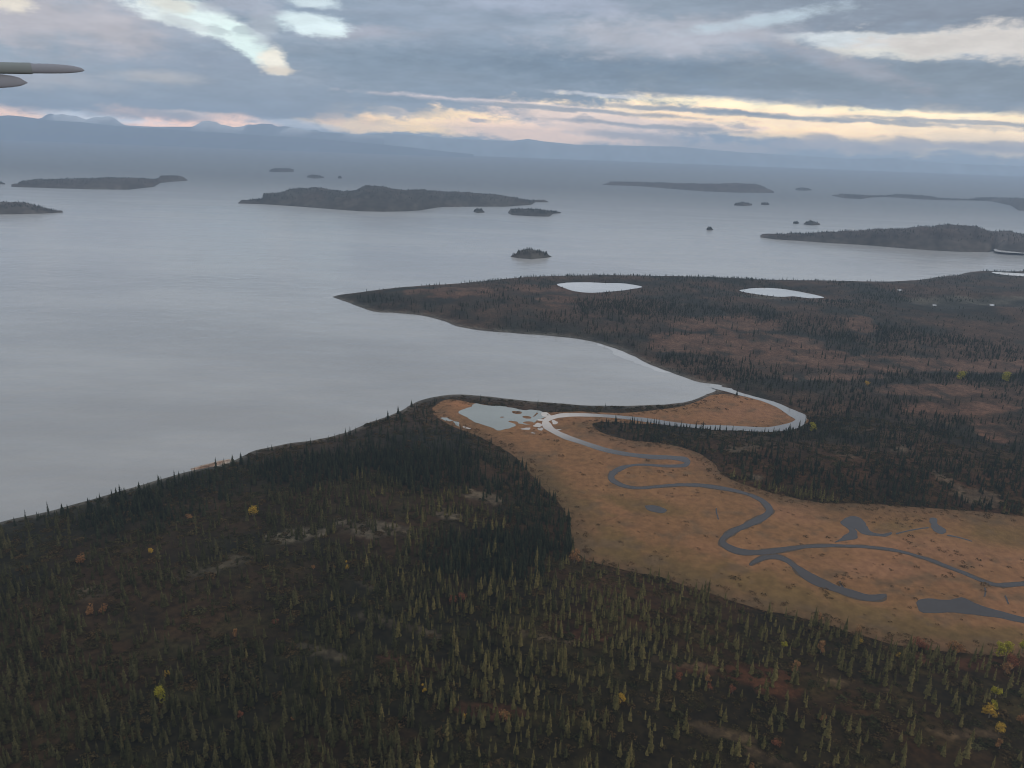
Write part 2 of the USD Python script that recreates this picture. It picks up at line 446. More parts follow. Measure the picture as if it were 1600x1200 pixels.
marsh_px = [(672, 640), (700, 624), (745, 630), (790, 640), (840, 644), (900, 643), (960, 645), (1030, 640), (1080, 630), (1115, 616), (1160, 619), (1205, 630), (1240, 645), (1262, 657), (1240, 668), (1200, 673), (1120, 670), (1040, 664), (960, 660), (925, 662), (940, 675), (985, 688), (1040, 693), (1085, 706), (1112, 722), (1130, 742), (1165, 758), (1215, 772), (1290, 786), (1380, 789), (1440, 792), (1500, 797), (1560, 803), (1640, 812), (1780, 830), (1780, 1060), (1620, 1030), (1560, 1026), (1480, 1018), (1400, 1008), (1330, 988), (1260, 968), (1180, 952), (1110, 928), (1040, 905), (960, 886), (905, 868), (890, 835), (884, 800), (858, 768), (828, 738), (800, 712), (770, 692), (735, 676), (700, 662)]
MARSHP = biggest(area(marsh_px, 0.5, 6, 3.0, 25.0, 11).intersection(LAND.buffer(-2.0)))


PONDS = []
for px_, zlev in [([(871, 444), (890, 441.5), (915, 441), (940, 442), (975, 443), (1003, 448), (985, 452), (960, 455), (925, 457.5), (898, 455), (882, 450)], 9.0),
                  ([(1155, 454), (1168, 451.5), (1180, 450), (1212, 450.5), (1250, 456), (1288, 464.5), (1265, 466), (1240, 463), (1215, 463.5), (1178, 459)], 8.5),
                  ([(1550, 425), (1575, 426), (1640, 430), (1640, 433), (1590, 431), (1560, 428)], 9.0),
                  ([(1402, 452.6), (1407, 452.2), (1410, 453.4), (1404, 454)], 8.0), ([(1457, 476.2), (1461, 475.8), (1464, 477), (1459, 477.6)], 7.0), ([(1546, 475.8), (1551, 475.3), (1554, 477), (1548, 477.6)], 7.0)]:
    PONDS.append((biggest(area(px_, zlev, 6)), zlev))


def hill(x, y):
    """Ground height of the mainland."""
    p = np.column_stack([x, y])
    sd = EDGE.query(p)[0]
    n = meshkit.fbm(np.column_stack([p / 160.0, np.zeros(len(p))]), 4, 5)
    n2 = meshkit.fbm(np.column_stack([p / 22.0, np.zeros(len(p))]), 3, 8)
    far = np.clip((y - 620) / 300, 0, 1)
    rise = (1 - np.exp(-sd / 45.0))
    z = 0.15 + rise * (2.2 + 4.5 * n + 7.0 * far * np.clip(n - 0.25, 0, 1) + 0.8 * (n2 - 0.5))
    z = z + rise * 6.5 * np.clip((y - 760) / 250, 0, 1)
    near = np.clip((560 - y) / 200, 0, 1) * np.clip((40 - x + 0.2 * y) / 120, 0, 1)
    z = z + near * 5.0 * rise
    dm = MDIST(p)
    k = np.clip(dm / 60.0, 0, 1)
    z = np.where(dm <= 0, 0.30, 0.30 + (z - 0.30) * np.minimum(1, k * 1.2)) * np.minimum(1, 0.25 + sd / 3.0)
    for A, zp in PONDS:
        b = A.bounds
        m_ = (p[:, 0] > b[0] - 60) & (p[:, 0] < b[2] + 60) & (p[:, 1] > b[1] - 60) & (p[:, 1] < b[3] + 60)
        if m_.any():
            d = shapely.distance(A, shapely.points(p[m_]))
            w = np.clip(1.25 - d / 45.0, 0, 1)
            z[m_] = z[m_] * (1 - w) + (zp - 0.35) * w
    return z


_medge = cKDTree(np.array(MARSHP.exterior.coords))


def MDIST(p):
    d = _medge.query(p)[0]
    return np.where(shapely.contains_xy(MARSHP, p[:, 0], p[:, 1]), -d, d)


# land cover, by outline (photograph pixel outlines dropped on the ground)
def patch_poly(px, z=2.0, amount=2.5, seed=2):
    return area(px, z, 5, amount, 12.0, seed)


def ell(cx, cy, rx, ry, rot=0.0):
    a = np.linspace(0, 2 * math.pi, 14, endpoint=False)
    c, s = math.cos(math.radians(rot)), math.sin(math.radians(rot))
    x, y = rx * np.cos(a), ry * np.sin(a)
    return np.column_stack([cx + c * x - s * y, cy + s * x + c * y])


PALE = [(580, 845, 62, 14, 5), (460, 855, 55, 10, -8), (700, 818, 28, 9, 12), (755, 788, 34, 10, 12), (375, 895, 34, 9, -12), (310, 915, 42, 8, -14), (560, 925, 34, 8, 30), (620, 1000, 70, 7, 14), (505, 1040, 60, 7, 16), (150, 945, 30, 10, 0), (1130, 1150, 60, 8, 14), (1190, 1185, 50, 8, 20), (850, 1010, 70, 7, 10), (1060, 1045, 60, 6, 8), (1340, 1072, 60, 6, 8), (1500, 1148, 60, 6, 6)]
HEATH = [(1130, 512, 90, 11, 0), (1150, 540, 140, 16, 0), (1220, 555, 120, 14, 3), (1390, 570, 160, 12, 2), (1560, 575, 100, 10, 0), (1460, 612, 100, 10, 0), (1300, 590, 80, 6, 0), (1555, 678, 38, 15, 14), (1345, 515, 26, 10, 10), (1060, 530, 50, 6, 0), (1500, 640, 90, 10, 0), (870, 480, 30, 8, 0), (860, 460, 80, 8, 0), (700, 465, 70, 8, 0)]
GREYSEDGE = [(1490, 755, 38, 6, 20), (1530, 775, 40, 12, 14), (1330, 716, 26, 5, 10), (1160, 702, 26, 5, 0), (1410, 706, 18, 4, 0), (1180, 742, 14, 4, 10), (1500, 477, 110, 5, 0), (1190, 470, 40, 5, 0)]
RUST = [(1180, 1060, 60, 18, 6), (1090, 1050, 40, 10, 0), (1440, 1012, 30, 8, 14), (1215, 1085, 40, 10, 10), (760, 1130, 60, 14, 0), (900, 1000, 60, 12, 10), (640, 1060, 60, 14, 10), (1500, 1030, 70, 10, 4)]
cover_list = [([patch_poly(ell(*e), 3, 2.5, 20 + i) for i, e in enumerate(L_)], c, a) for L_, c, a in
              [(HEATH, (0.086, 0.049, 0.033), .8), (GREYSEDGE, (0.07, 0.066, 0.052), .6), (RUST, (0.044, 0.021, 0.012), .7), (PALE[:4], (0.100, 0.082, 0.056), .75), (PALE[4:], (0.062, 0.049, 0.032), .6)]]


def land_tint(p):
    n = meshkit.fbm(np.column_stack([p / 60.0, np.zeros(len(p))]), 5, 31)[:, None]
    m = meshkit.fbm(np.column_stack([p / 14.0, np.zeros(len(p))]), 4, 37)[:, None]
    far = np.clip((p[:, 1:2] - 430) / 260, 0, 1)
    dark, red, olive = np.array([.0105, .0092, .0045]), np.array([.025, .0145, .0066]), np.array([.022, .0190, .0072])
    c = dark + (red - dark) * np.clip((n - .42) * 5, 0, 1)
    c = c + (olive - c) * np.clip((m - .55) * 5, 0, 1) * .7
    fd, fr = np.array([.018, .018, .014]), np.array([.048, .030, .020])
    fc = fd + (fr - fd) * np.clip((0.7 * n + 0.3 * m - .38) * 5, 0, 1)
    c = c + (fc - c) * far
    for polys, colour, amount in cover_list:
        for q in polys:
            k = shapely.contains_xy(q, p[:, 0], p[:, 1]).astype(float)[:, None] * amount * np.clip((m - .26) * 4, 0, 1)
            c = c + (np.array(colour) - c) * k
    warm = np.clip((p[:, 0:1] + 60) / 160, 0, 1) * (1 - far)
    c = c * (1 + warm * np.array([.35, .08, -.12]))
    sd = EDGE.query(p)[0][:, None]
    beach = np.clip(1.2 - sd / 6.0, 0, 1) * .6
    c = c + (np.array([.11, .10, .085]) - c) * beach
    return c


def fan(y0, y1, half, ratio=0.011, dth=0.32):
    r = np.exp(np.arange(math.log(y0), math.log(y1), ratio))
    th = np.radians(np.arange(-half, half, dth))
    R, T = np.meshgrid(r, th)
    R = R * np.exp(RNG.uniform(-.3, .3, R.shape) * ratio)
    T = T + RNG.uniform(-.3, .3, T.shape) * math.radians(dth)
    return np.column_stack([(R * np.sin(T)).ravel(), (R * np.cos(T)).ravel()])


inner = np.vstack([fan(150, 2400, 44), grid((-1500, -2500, 5200, 1700), 60)])
pts, tri = triangulate(LAND, inner, 4.0)
zz = hill(pts[:, 0], pts[:, 1])
on_edge = EDGE.query(pts)[0] < 0.05
zz[on_edge] = -0.25
tag(put('ground', (np.column_stack([pts, zz]), tri), GROUND, smooth=True, tint=land_tint(pts)), kind='structure')
LANDTREE = (cKDTree(pts), zz)


def height_at(p):
    return hill(p[:, 0], p[:, 1])


# ------------------------------------------------------------------ the marsh: one flat sheet of dead sedge
mp, mt = triangulate(MARSHP, np.vstack([fan(150, 1200, 44, 0.012, 0.4), grid(MARSHP.bounds, 12)]), 3.0)
GREENISH = [(850, 752, 34, 22, 20), (900, 790, 60, 20, 15), (1010, 790, 60, 12, 10), (1060, 885, 150, 22, 14), (1240, 930, 190, 26, 14), (1420, 975, 160, 16, 10), (1560, 990, 120, 12, 0), (1560, 835, 70, 20, 8), (1320, 765, 0.1, 0.1, 0), (960, 855, 60, 20, 20), (1400, 825, 40, 14, 0)]
REDDISH = [(1230, 800, 50, 14, 10), (1480, 860, 100, 20, 10), (1100, 720, 60, 16, 20), (1380, 890, 100, 12, 5), (1180, 645, 60, 10, 0), (960, 690, 70, 12, 10)]
ORANGE = [(724, 632, 18, 5, 4), (1000, 640, 0.1, 0.1, 0)]


def marsh_tint(p):
    n = meshkit.fbm(np.column_stack([p / 40.0, np.zeros(len(p))]), 4, 71)[:, None]
    f = meshkit.fbm(np.column_stack([p / 6.0, np.zeros(len(p))]), 3, 73)[:, None]
    px = pixel(np.column_stack([p, np.full(len(p), .5)]))[0]
    c = np.array([.188, .092, .044]) + (np.array([.168, .086, .038]) - np.array([.188, .092, .044])) * np.clip((n - .35) * 3.5, 0, 1)
    for L_, colour, amount in ((GREENISH, (.118, .072, .027), .85), (REDDISH, (.202, .100, .054), .6), (ORANGE, (.34, .15, .07), .8)):
        for e in L_:
            a = math.radians(e[4])
            dx, dy = px[:, 0] - e[0], px[:, 1] - e[1]
            d = np.hypot((dx * math.cos(a) + dy * math.sin(a)) / e[2], (-dx * math.sin(a) + dy * math.cos(a)) / e[3])[:, None]
            k = np.clip(1.5 - d + (f - .5) * 1.6, 0, 1) * amount
            c = c + (np.array(colour) - c) * k
    tuft = meshkit.fbm(np.column_stack([p / np.array([13.0, 5.0]), np.zeros(len(p))]), 4, 77)[:, None]
    c = c + (np.array([.105, .066, .036]) - c) * np.clip((tuft - .60) * 7, 0, .75)
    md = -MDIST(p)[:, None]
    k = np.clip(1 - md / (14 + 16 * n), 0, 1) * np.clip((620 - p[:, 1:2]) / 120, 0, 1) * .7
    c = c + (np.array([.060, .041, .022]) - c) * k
    return c


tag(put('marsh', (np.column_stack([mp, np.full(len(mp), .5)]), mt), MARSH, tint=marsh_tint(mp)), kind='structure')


# ------------------------------------------------------------------ river, pools and ponds
def ribbon(nodes, n=7):
    q = smooth_line(np.asarray(nodes, float), n)
    q[:, 2] *= .66 + .35 * (meshkit.noise(np.column_stack([np.arange(len(q)) / 5.0, np.zeros(len(q)), np.zeros(len(q))]), 5) - .2)
    g2 = ground(q[:, :2], 0.6)
    # half width: given in photograph pixels measured across the channel
    t = np.gradient(q[:, :2], axis=0); t /= np.linalg.norm(t, axis=1, keepdims=True)
    nrm = np.column_stack([-t[:, 1], t[:, 0]])
    a = ground(q[:, :2] + nrm * q[:, 2:3], 0.6)
    b = ground(q[:, :2] - nrm * q[:, 2:3], 0.6)
    parts = [Polygon([a[i], a[i + 1], b[i + 1], b[i]]).buffer(0.15) for i in range(len(q) - 1)]
    return unary_union(parts).buffer(0.4).buffer(-0.4)


def pool(name, poly, z=0.56, amount=0.8, size=9.0, seed=3, mat=None, **kw):
    mat = mat or STILL
    poly = biggest(poly)
    rings = [rough_edge(resample(np.array(r.coords)[:-1], 1.5), amount, size, seed) for r in [poly.exterior] + list(poly.interiors)]
    poly = biggest(Polygon(rings[0], rings[1:]).buffer(0))
    p, t = triangulate(poly, np.zeros((0, 2)), 1.5)
    return tag(put(name, (np.column_stack([p, np.full(len(p), z)]), t), mat), **kw)


river_px = [(1112, 605, .6), (1124, 606.5, 3.6), (1150, 612, 5), (1195, 623, 6), (1232, 640, 8), (1252, 654, 9), (1236, 666, 6.5), (1200, 671, 5), (1150, 669, 4.5), (1100, 667, 4.2), (1050, 662, 4), (1000, 655, 4), (950, 650, 3.2), (900, 648, 3.2), (872, 650, 4), (853, 657, 6), (858, 668, 6.5), (880, 681, 5), (912, 692, 4.2), (950, 704, 4), (990, 711, 4), (1020, 714, 4.5), (1050, 715, 4.5), (1072, 719, 5.5), (1070, 727, 4), (1040, 728, 2.2), (1000, 726, 2), (972, 731, 3.6), (956, 741, 5), (959, 752, 5), (982, 761, 3.4), (1010, 762, 2.6), (1050, 758, 2.6), (1090, 758, 2.8), (1130, 763, 2.8), (1165, 771, 2.8), (1190, 782, 4.6), (1203, 796, 7.5), (1195, 807, 6.6), (1170, 819, 4.8), (1142, 832, 5), (1128, 845, 5.4), (1140, 856, 5.4), (1165, 863, 5), (1200, 862, 5), (1250, 855, 3), (1300, 852.5, 2.4), (1350, 854, 2.2), (1400, 860, 2.2), (1450, 874, 2.4), (1500, 893, 2.8), (1545, 911, 3.4), (1575, 914, 3.6), (1640, 911, 4), (1760, 925, 5)]
RIVER = ribbon(river_px)
# sky reflection painted into the lower river; upper meanders deep and dark
LOWER = area([(690, 610), (1280, 590), (1290, 690), (1110, 700), (1100, 740), (965, 738), (900, 720)], 0.6, 1)
for k_, px_ in enumerate([[(1538, 917, .9), (1540, 924, 1.0), (1538, 933, .8)], [(1570, 930, .8), (1573, 937, 1.1), (1576, 944, .9)], [(1119, 793, .7), (1120, 803, .8), (1123, 812, .7)], [(1480, 836, 1.2), (1500, 840, 1.0), (1520, 846, .8)], [(1400, 834, 1.0), (1425, 828, .9), (1452, 824, 1.1)], [(1312, 908, 1.6), (1316, 916, 1.4), (1322, 922, 1.6)]]):
    pool('rivulet', ribbon(px_), 0.57, .3, 4.0, 30 + k_, kind='structure')
pool('river', RIVER.difference(LOWER), 0.60, 0.5, 6.0, 4, kind='structure')
pool('river_mouth', RIVER.intersection(LOWER), 0.60, 0.5, 6.0, 4, SKY_SHEEN, kind='structure')
CREEK = biggest(ribbon([(1172, 883, 2), (1184, 874, 4.5), (1205, 868, 5), (1230, 875, 4), (1250, 892, 6.5), (1275, 907, 7.5), (1310, 921, 5.5), (1345, 932, 7), (1368, 934, 6), (1384, 930, 2.5)]).difference(RIVER.buffer(.3)))
pool('creek', CREEK, 0.60, 1.2, 7.0, 5, kind='structure')
MUD = flat_look('wet_mud_bank_look', (0.060, 0.042, 0.028), .8, .2)
for k_, A in enumerate([RIVER.difference(LOWER), CREEK]):
    b = biggest(A.buffer(.5))
    rg = rough_edge(resample(np.array(b.exterior.coords)[:-1], 1.5), 1.6, 6.0, 60 + k_)
    b = biggest(Polygon(rg).buffer(0).intersection(MARSHP))
    bp_, bt_ = triangulate(b, np.zeros((0, 2)), 1.5)
    tag(put('mud_bank', (np.column_stack([bp_, np.full(len(bp_), .53 + .01 * k_)]), bt_), MUD), kind='structure')
WATERS = [RIVER, CREEK]
for nm, px, label in [
        ('pool', [(1434, 938), (1455, 935), (1480, 936), (1503, 933), (1530, 944), (1570, 956), (1640, 974), (1640, 982), (1570, 968), (1520, 960), (1480, 957), (1445, 958), (1436, 949)], 'a'),
        ('pool', [(1315, 812), (1337, 806), (1349, 815), (1358, 829), (1378, 834), (1393, 831), (1386, 838), (1362, 837), (1345, 833), (1338, 825), (1338, 841), (1318, 844), (1301, 847), (1318, 837), (1326, 829), (1317, 820)], 'b'),
        ('pool', [(1452, 811), (1462, 809), (1466, 820), (1480, 829), (1474, 836), (1458, 826)], 'c'),
        ('pool', [(1008, 790), (1026, 790), (1041, 796), (1034, 801), (1016, 798)], 'd'),
        ('lagoon', [(716, 645), (730, 637), (745, 631), (770, 634), (795, 636), (815, 640), (832, 640), (850, 643), (853, 651), (838, 656), (826, 663), (806, 662), (800, 668), (782, 673), (764, 667), (752, 662), (736, 656)], 'e')]:
    A = area(px, 0.6, 6)
    if nm == 'lagoon':
        isl = unary_union([area(ell(*e), 0.6) for e in [(809, 644.5, 8, 2.6, 0), (822, 652, 9, 2, 5), (801, 660, 8, 2.4, 8), (824, 660, 8, 2, 0), (836, 648, 6, 1.5, -30), (786, 652, 4, 1, 0), (760, 668, 12, 1.8, 10), (742, 660, 9, 1.5, 20)]])
        A = A.difference(isl)
    WATERS.append(A)
    pool(nm, A, 0.58, 3.4 if nm == 'lagoon' else 1.6, 8.0 if nm == 'lagoon' else 6.0, 7, LAGOON if nm == 'lagoon' else STILL, kind='structure')
for k_, e in enumerate([(852, 648, 8, 3.5, 10), (846, 656, 6, 2, 0), (838, 664, 9, 2.5, -10), (822, 670, 9, 2, 0), (845, 671, 7, 2, 0), (700, 655, 12, 1.8, 10), (715, 662, 7, 2, 30), (866, 660, 4, 4, 60), (832, 676, 6, 1.2, 0), (856, 668, 5, 1.2, 20), (728, 668, 8, 1.2, 15), (872, 672, 3, 1.2, 0)]):
    A = area(ell(*e), .6)
    pool('shallow_pool', A, 0.59, 4.2, 5.5, 50 + k_, LAGOON if k_ in (5, 6) else SKY_SHEEN, kind='structure')  # added fragments, their pale colour painting sky glints beside the lagoon
for A, zp in PONDS:
    WATERS.append(A)
    pool('pond', A, zp, 2.0 if A.area > 3000 else .5, 20.0, 9, POND_SHEEN, kind='structure')
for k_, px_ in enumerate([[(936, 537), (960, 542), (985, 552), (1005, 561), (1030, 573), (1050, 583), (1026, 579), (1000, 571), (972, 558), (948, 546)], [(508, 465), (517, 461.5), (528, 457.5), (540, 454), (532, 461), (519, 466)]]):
    pool('shallow_water', area(px_, .05), .05, 7.0, 10.0, 80 + k_, SHORE_SHEEN, kind='structure')  # added sheets that paint the bright cloud reflection near the shore
bar = area([(297, 733), (312, 727), (335, 721), (356, 717), (366, 719), (352, 725), (335, 730), (315, 736)], 0.2, 5, 1.0, 8.0, 41)
bp_, bt_ = triangulate(biggest(bar), grid(bar.bounds, 3), 1.5)
be_ = cKDTree(np.array(biggest(bar).exterior.coords)).query(bp_)[0]
bar_tint = np.array([.30, .26, .22]) + (np.array([.17, .10, .065]) - np.array([.30, .26, .22])) * np.clip(be_ / 3, 0, 1)[:, None]
tag(put('sandbar', (np.column_stack([bp_, np.clip(be_ * .15, 0, .7) - .05]), bt_), GROUND, smooth=True, tint=bar_tint), kind='structure')

# ------------------------------------------------------------------ islands
def profile(p, x):
    p = np.asarray(p, float)
    return np.interp(x, p[:, 0], p[:, 1])


ISLANDS = []


def island(top, bottom, label, depth=0.5, name='island', step=2.5, rough=1.0, colour=(.045, .043, .038)):
    top, bottom = np.asarray(top, float), np.asarray(bottom, float)
    x0, x1 = max(top[0, 0], bottom[0, 0]), min(top[-1, 0], bottom[-1, 0])
    n = max(int((x1 - x0) / step), 10)
    xs = np.linspace(x0, x1, n)
    yt, yb = profile(top, xs), profile(bottom, xs)
    yb = np.maximum(yb, yt + .3)
    yback = yt + (yb - yt) * depth                     # the hidden far waterline
    rows = 13
    V, T = [], []
    front, bk = ground(np.column_stack([xs, yb])), ground(np.column_stack([xs, yback]))
    ym = .5 * (yb + yback)
    mid = ground(np.column_stack([xs, ym]))
    D = np.linalg.norm(mid, axis=1)
    H = np.maximum((ym - yt) * np.hypot(D, HEIGHT) / F * 0.97, 0.3)
    for j in range(rows):
        s = j / (rows - 1)
        q = front + (bk - front) * s
        prof = max(math.sin(math.pi * s), 0) ** 0.6
        nz = meshkit.fbm(np.column_stack([q / 45.0, np.zeros(n)]), 4, 17)
        fine = meshkit.noise(np.column_stack([q / 9.0, np.zeros(n)]), 19)
        z = H * prof * (0.82 + 0.36 * (nz - .5) + 0.0) + prof * (fine - .35) * 4.5 * rough
        if j in (0, rows - 1):
            z = np.full(n, -0.4)
        V.append(np.column_stack([q, z]))
        nn = meshkit.fbm(np.column_stack([q / 70.0, np.zeros(n)]), 4, 23)[:, None]
        t = np.array(colour) * (0.7 + 0.6 * nn) * np.where(fine[:, None] > .62, .75, 1)
        t = t + (np.array([.055, .040, .032]) - t) * np.clip((nn - .5) * 4, 0, 1) * .6
        if j <= 1:
            t = t * .6 + np.array([.09, .085, .075]) * .25
        T.append(t)
    V, T = np.vstack(V), np.vstack(T)
    idx = np.arange(rows * n).reshape(rows, n)
    a, b, c, d = idx[:-1, :-1].ravel(), idx[:-1, 1:].ravel(), idx[1:, 1:].ravel(), idx[1:, :-1].ravel()
    faces = np.vstack([np.column_stack([a, b, c]), np.column_stack([a, c, d])])
    ISLANDS.append((V.reshape(rows, n, 3), H))
    return tag(put(name, (V, faces), FARCOVER, smooth=True, tint=T), label=label, category=name.split('_')[-1])


island([(372, 317), (377, 313), (395, 312), (411, 311), (407, 305), (413, 302), (440, 300), (452, 296), (470, 294), (500, 293), (515, 295), (535, 297), (558, 296), (566, 292), (575, 290), (598, 290), (610, 293), (640, 295), (660, 296), (680, 297), (710, 299), (735, 300), (770, 303), (800, 308), (815, 312), (835, 313.5), (850, 312), (857, 315)],
       [(372, 318), (410, 319), (470, 323), (520, 327), (560, 330), (600, 331), (640, 330), (658, 328.5), (672, 326), (690, 323.5), (740, 323), (790, 323), (830, 320), (836, 316), (857, 316)],
       'long dark wooded island, largest in the lake, left of centre', .45)
island([(794, 331), (797, 327), (810, 326), (830, 327), (845, 327.5), (860, 330), (877, 332)], [(794, 333), (800, 336), (830, 338), (858, 338.5), (864, 334), (877, 333)], 'small flat dark islet just off the right end of the longest island', .45)
island([(740, 330), (746, 327), (753, 327.5), (757, 331)], [(740, 331), (747, 333), (757, 332)], 'tiny dark islet close under the right half of the longest island', .4)
island([(798, 400), (808, 396), (815, 391.5), (826, 389), (842, 391), (852, 396), (862, 400)], [(798, 401), (810, 403.5), (830, 405), (850, 403.5), (862, 401)], 'domed dark wooded islet alone in the water just beyond the long point', .5)
island([(-60, 317), (0, 316), (15, 316), (30, 317), (45, 319), (60, 323), (80, 328), (98, 330)], [(-60, 336), (0, 335), (60, 334), (80, 333), (98, 332)], 'grey brown island cut by the left edge, tapering to the right', .5, rough=.6, colour=(.06, .052, .045))
island([(18, 289), (40, 283), (60, 281.5), (100, 280), (140, 279), (180, 278), (215, 279), (246, 280), (252, 276), (265, 274.5), (284, 275), (293, 281)], [(18, 292), (80, 294), (150, 296), (200, 296.5), (240, 292), (250, 286), (270, 284), (293, 282.5)], 'long low grey brown island at the left, behind the one cut by the edge', .45, rough=.6, colour=(.06, .052, .045))
island([(-30, 285), (0, 285), (8, 287)], [(-30, 288), (0, 288), (8, 288)], 'tiny sliver of island at the left edge above the long low island', .5)
island([(421, 266), (430, 263.5), (445, 263.5), (459, 264)], [(421, 268.5), (440, 269), (459, 268.5)], 'faint small flat islet far out, left of a smaller pair', .5)
island([(480, 275), (490, 273.5), (497, 275), (506, 276)], [(480, 277.5), (492, 279), (506, 278)], 'faint tiny islet far out, between a flat islet and a mere dot', .5)
island([(528, 277), (531, 275.5), (534, 277)], [(528, 278.5), (531, 279), (534, 278.5)], 'mere dot of an islet far out above the longest island', .5)
island([(942, 288), (955, 284), (980, 284), (1010, 284.5), (1060, 286), (1110, 287), (1150, 286), (1180, 288), (1195, 293), (1209, 299)], [(942, 288.8), (1000, 291), (1060, 296), (1100, 299), (1150, 301), (1209, 301.5)], 'long thin brownish island, far out right of centre', .5, rough=.6, colour=(.06, .05, .045))
island([(1243, 295), (1255, 293.5), (1268, 296)], [(1243, 297), (1255, 298), (1268, 297.5)], 'small faint islet right of the long thin brownish island', .5)
island([(1147, 319), (1160, 316.5), (1175, 318.5)], [(1147, 321), (1160, 322), (1175, 321)], 'small faint islet below the right end of the long thin island', .5)
island([(1189, 318), (1196, 317), (1202, 318.5)], [(1189, 320), (1196, 320.5), (1202, 320)], 'tiny faint islet right of a larger one, left of the spits', .5)
island([(1256, 349), (1265, 346), (1274, 347), (1281, 349.5)], [(1256, 351), (1268, 352), (1281, 351.5)], 'small dark islet just beyond the right hand headland', .4)
island([(1239, 348), (1244, 346.8), (1248, 348)], [(1239, 349.5), (1244, 350), (1248, 349.5)], 'speck of an islet left of the small dark one near the headland', .5)
island([(1104, 357.5), (1109, 356), (1114, 357.5)], [(1104, 359.5), (1109, 360), (1114, 359.5)], 'speck of an islet alone in the water above the near land', .5)
island([(1300, 305), (1312, 303.5), (1335, 304.5), (1365, 306), (1385, 306.2), (1400, 304), (1425, 305), (1450, 307), (1465, 310), (1520, 312), (1562, 313)], [(1300, 305.8), (1318, 309.5), (1345, 311), (1362, 308.5), (1385, 307.8), (1405, 309), (1430, 311), (1460, 312.5), (1520, 313.5), (1562, 314.5)], 'string of low spits and islets joined end to end, at the right', .5, name='spit', rough=.5, colour=(.055, .05, .046))
island([(1515, 310), (1545, 309), (1600, 311), (1700, 313)], [(1515, 311.5), (1550, 315), (1580, 321), (1592, 329), (1640, 331), (1700, 333)], 'low dark shore running out of the right edge behind the spits', .5, name='shore', rough=.5, colour=(.055, .05, .046))
HEADLAND = island([(1188, 368), (1192, 365.5), (1230, 365), (1290, 363), (1330, 360), (1370, 357.5), (1400, 356.5), (1430, 354.5), (1445, 352.5), (1480, 352.5), (1500, 354), (1520, 357), (1540, 360), (1600, 366), (1700, 372), (1800, 376)],
       [(1188, 371), (1210, 374), (1250, 376.5), (1300, 380), (1350, 383), (1400, 387), (1450, 391), (1500, 393.5), (1545, 394), (1553, 392), (1562, 395), (1600, 399), (1700, 402), (1800, 404)],
       'flat dark headland running out from the right edge across the water', .5, name='headland', rough=.9, colour=(.046, .038, .034))
for px, z in [([(1424, 379.5), (1450, 377.5), (1461, 380), (1448, 382), (1434, 381.5)], 9.0), ([(1553, 391), (1565, 386.5), (1640, 389), (1640, 398), (1600, 396), (1565, 394)], 5.0)]:
    pool('pond', area(px, z, 6), z, 2.0, 20.0, 9, POND_SHEEN, kind='structure')


# ------------------------------------------------------------------ the far shore and its mountains
def range_of_hills(name, top, depth_px, mat, label, dist_back, colour, seed, rough=1.0, snow=0.0):
    """top: skyline pixels; its foot stands on the water dist_back metres out."""
    top = np.asarray(top, float)
    xs = np.arange(top[0, 0], top[-1, 0] + 1, 5.0)
    yt = profile(top, xs)
    d = ray(np.column_stack([xs, yt]))
    azi = d[:, :2] / np.linalg.norm(d[:, :2], axis=1, keepdims=True)
    slope = d[:, 2] / np.linalg.norm(d[:, :2], axis=1)
    rows = 15
    V, T = [], []
    for j in range(rows):
        s = j / (rows - 1)
        R = dist_back / azi[:, 1] * (1 + depth_px * (s - .5))
        q = azi * R[:, None]
        peak = HEIGHT + slope * (dist_back / azi[:, 1])
        nz = meshkit.fbm(np.column_stack([q / 300.0, np.zeros(len(q))]), 6, seed)
        prof = max(math.sin(math.pi * s), 0) ** (1.2)
        z = peak * prof * (1 + (nz - .5) * .7 * rough * (abs(s - .5) * 2))
        if j in (0, rows - 1):
            z = np.full(len(q), -1.0)
        V.append(np.column_stack([q, z]))
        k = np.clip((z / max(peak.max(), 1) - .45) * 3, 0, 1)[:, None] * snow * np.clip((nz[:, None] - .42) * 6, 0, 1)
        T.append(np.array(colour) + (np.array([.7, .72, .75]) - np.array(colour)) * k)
    V, T = np.vstack(V), np.vstack(T)
    n = len(xs)
    idx = np.arange(rows * n).reshape(rows, n)
    a, b, c, d_ = idx[:-1, :-1].ravel(), idx[:-1, 1:].ravel(), idx[1:, 1:].ravel(), idx[1:, :-1].ravel()
    faces = np.vstack([np.column_stack([a, b, c]), np.column_stack([a, c, d_])])
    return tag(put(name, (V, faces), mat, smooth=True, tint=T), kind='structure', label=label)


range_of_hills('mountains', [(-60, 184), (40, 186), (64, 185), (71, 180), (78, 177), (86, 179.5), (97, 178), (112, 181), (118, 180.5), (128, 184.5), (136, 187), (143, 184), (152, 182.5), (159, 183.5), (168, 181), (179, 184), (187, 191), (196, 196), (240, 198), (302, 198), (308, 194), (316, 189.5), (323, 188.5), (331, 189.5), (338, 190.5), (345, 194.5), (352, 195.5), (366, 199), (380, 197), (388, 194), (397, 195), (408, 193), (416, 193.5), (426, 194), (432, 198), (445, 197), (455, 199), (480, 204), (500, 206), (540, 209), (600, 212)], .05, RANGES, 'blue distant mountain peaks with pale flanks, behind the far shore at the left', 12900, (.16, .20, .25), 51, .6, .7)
range_of_hills('hills', [(-60, 178), (0, 181), (14, 180), (35, 182), (50, 184), (64, 186), (80, 188), (130, 191), (175, 196), (215, 199), (260, 201), (300, 205), (360, 208), (420, 212), (470, 215), (520, 219), (580, 224), (640, 230), (700, 237), (740, 241)], .08, RANGES, 'dark blue range of hills along the far shore at the left', 11600, (.115, .145, .18), 53, .5)
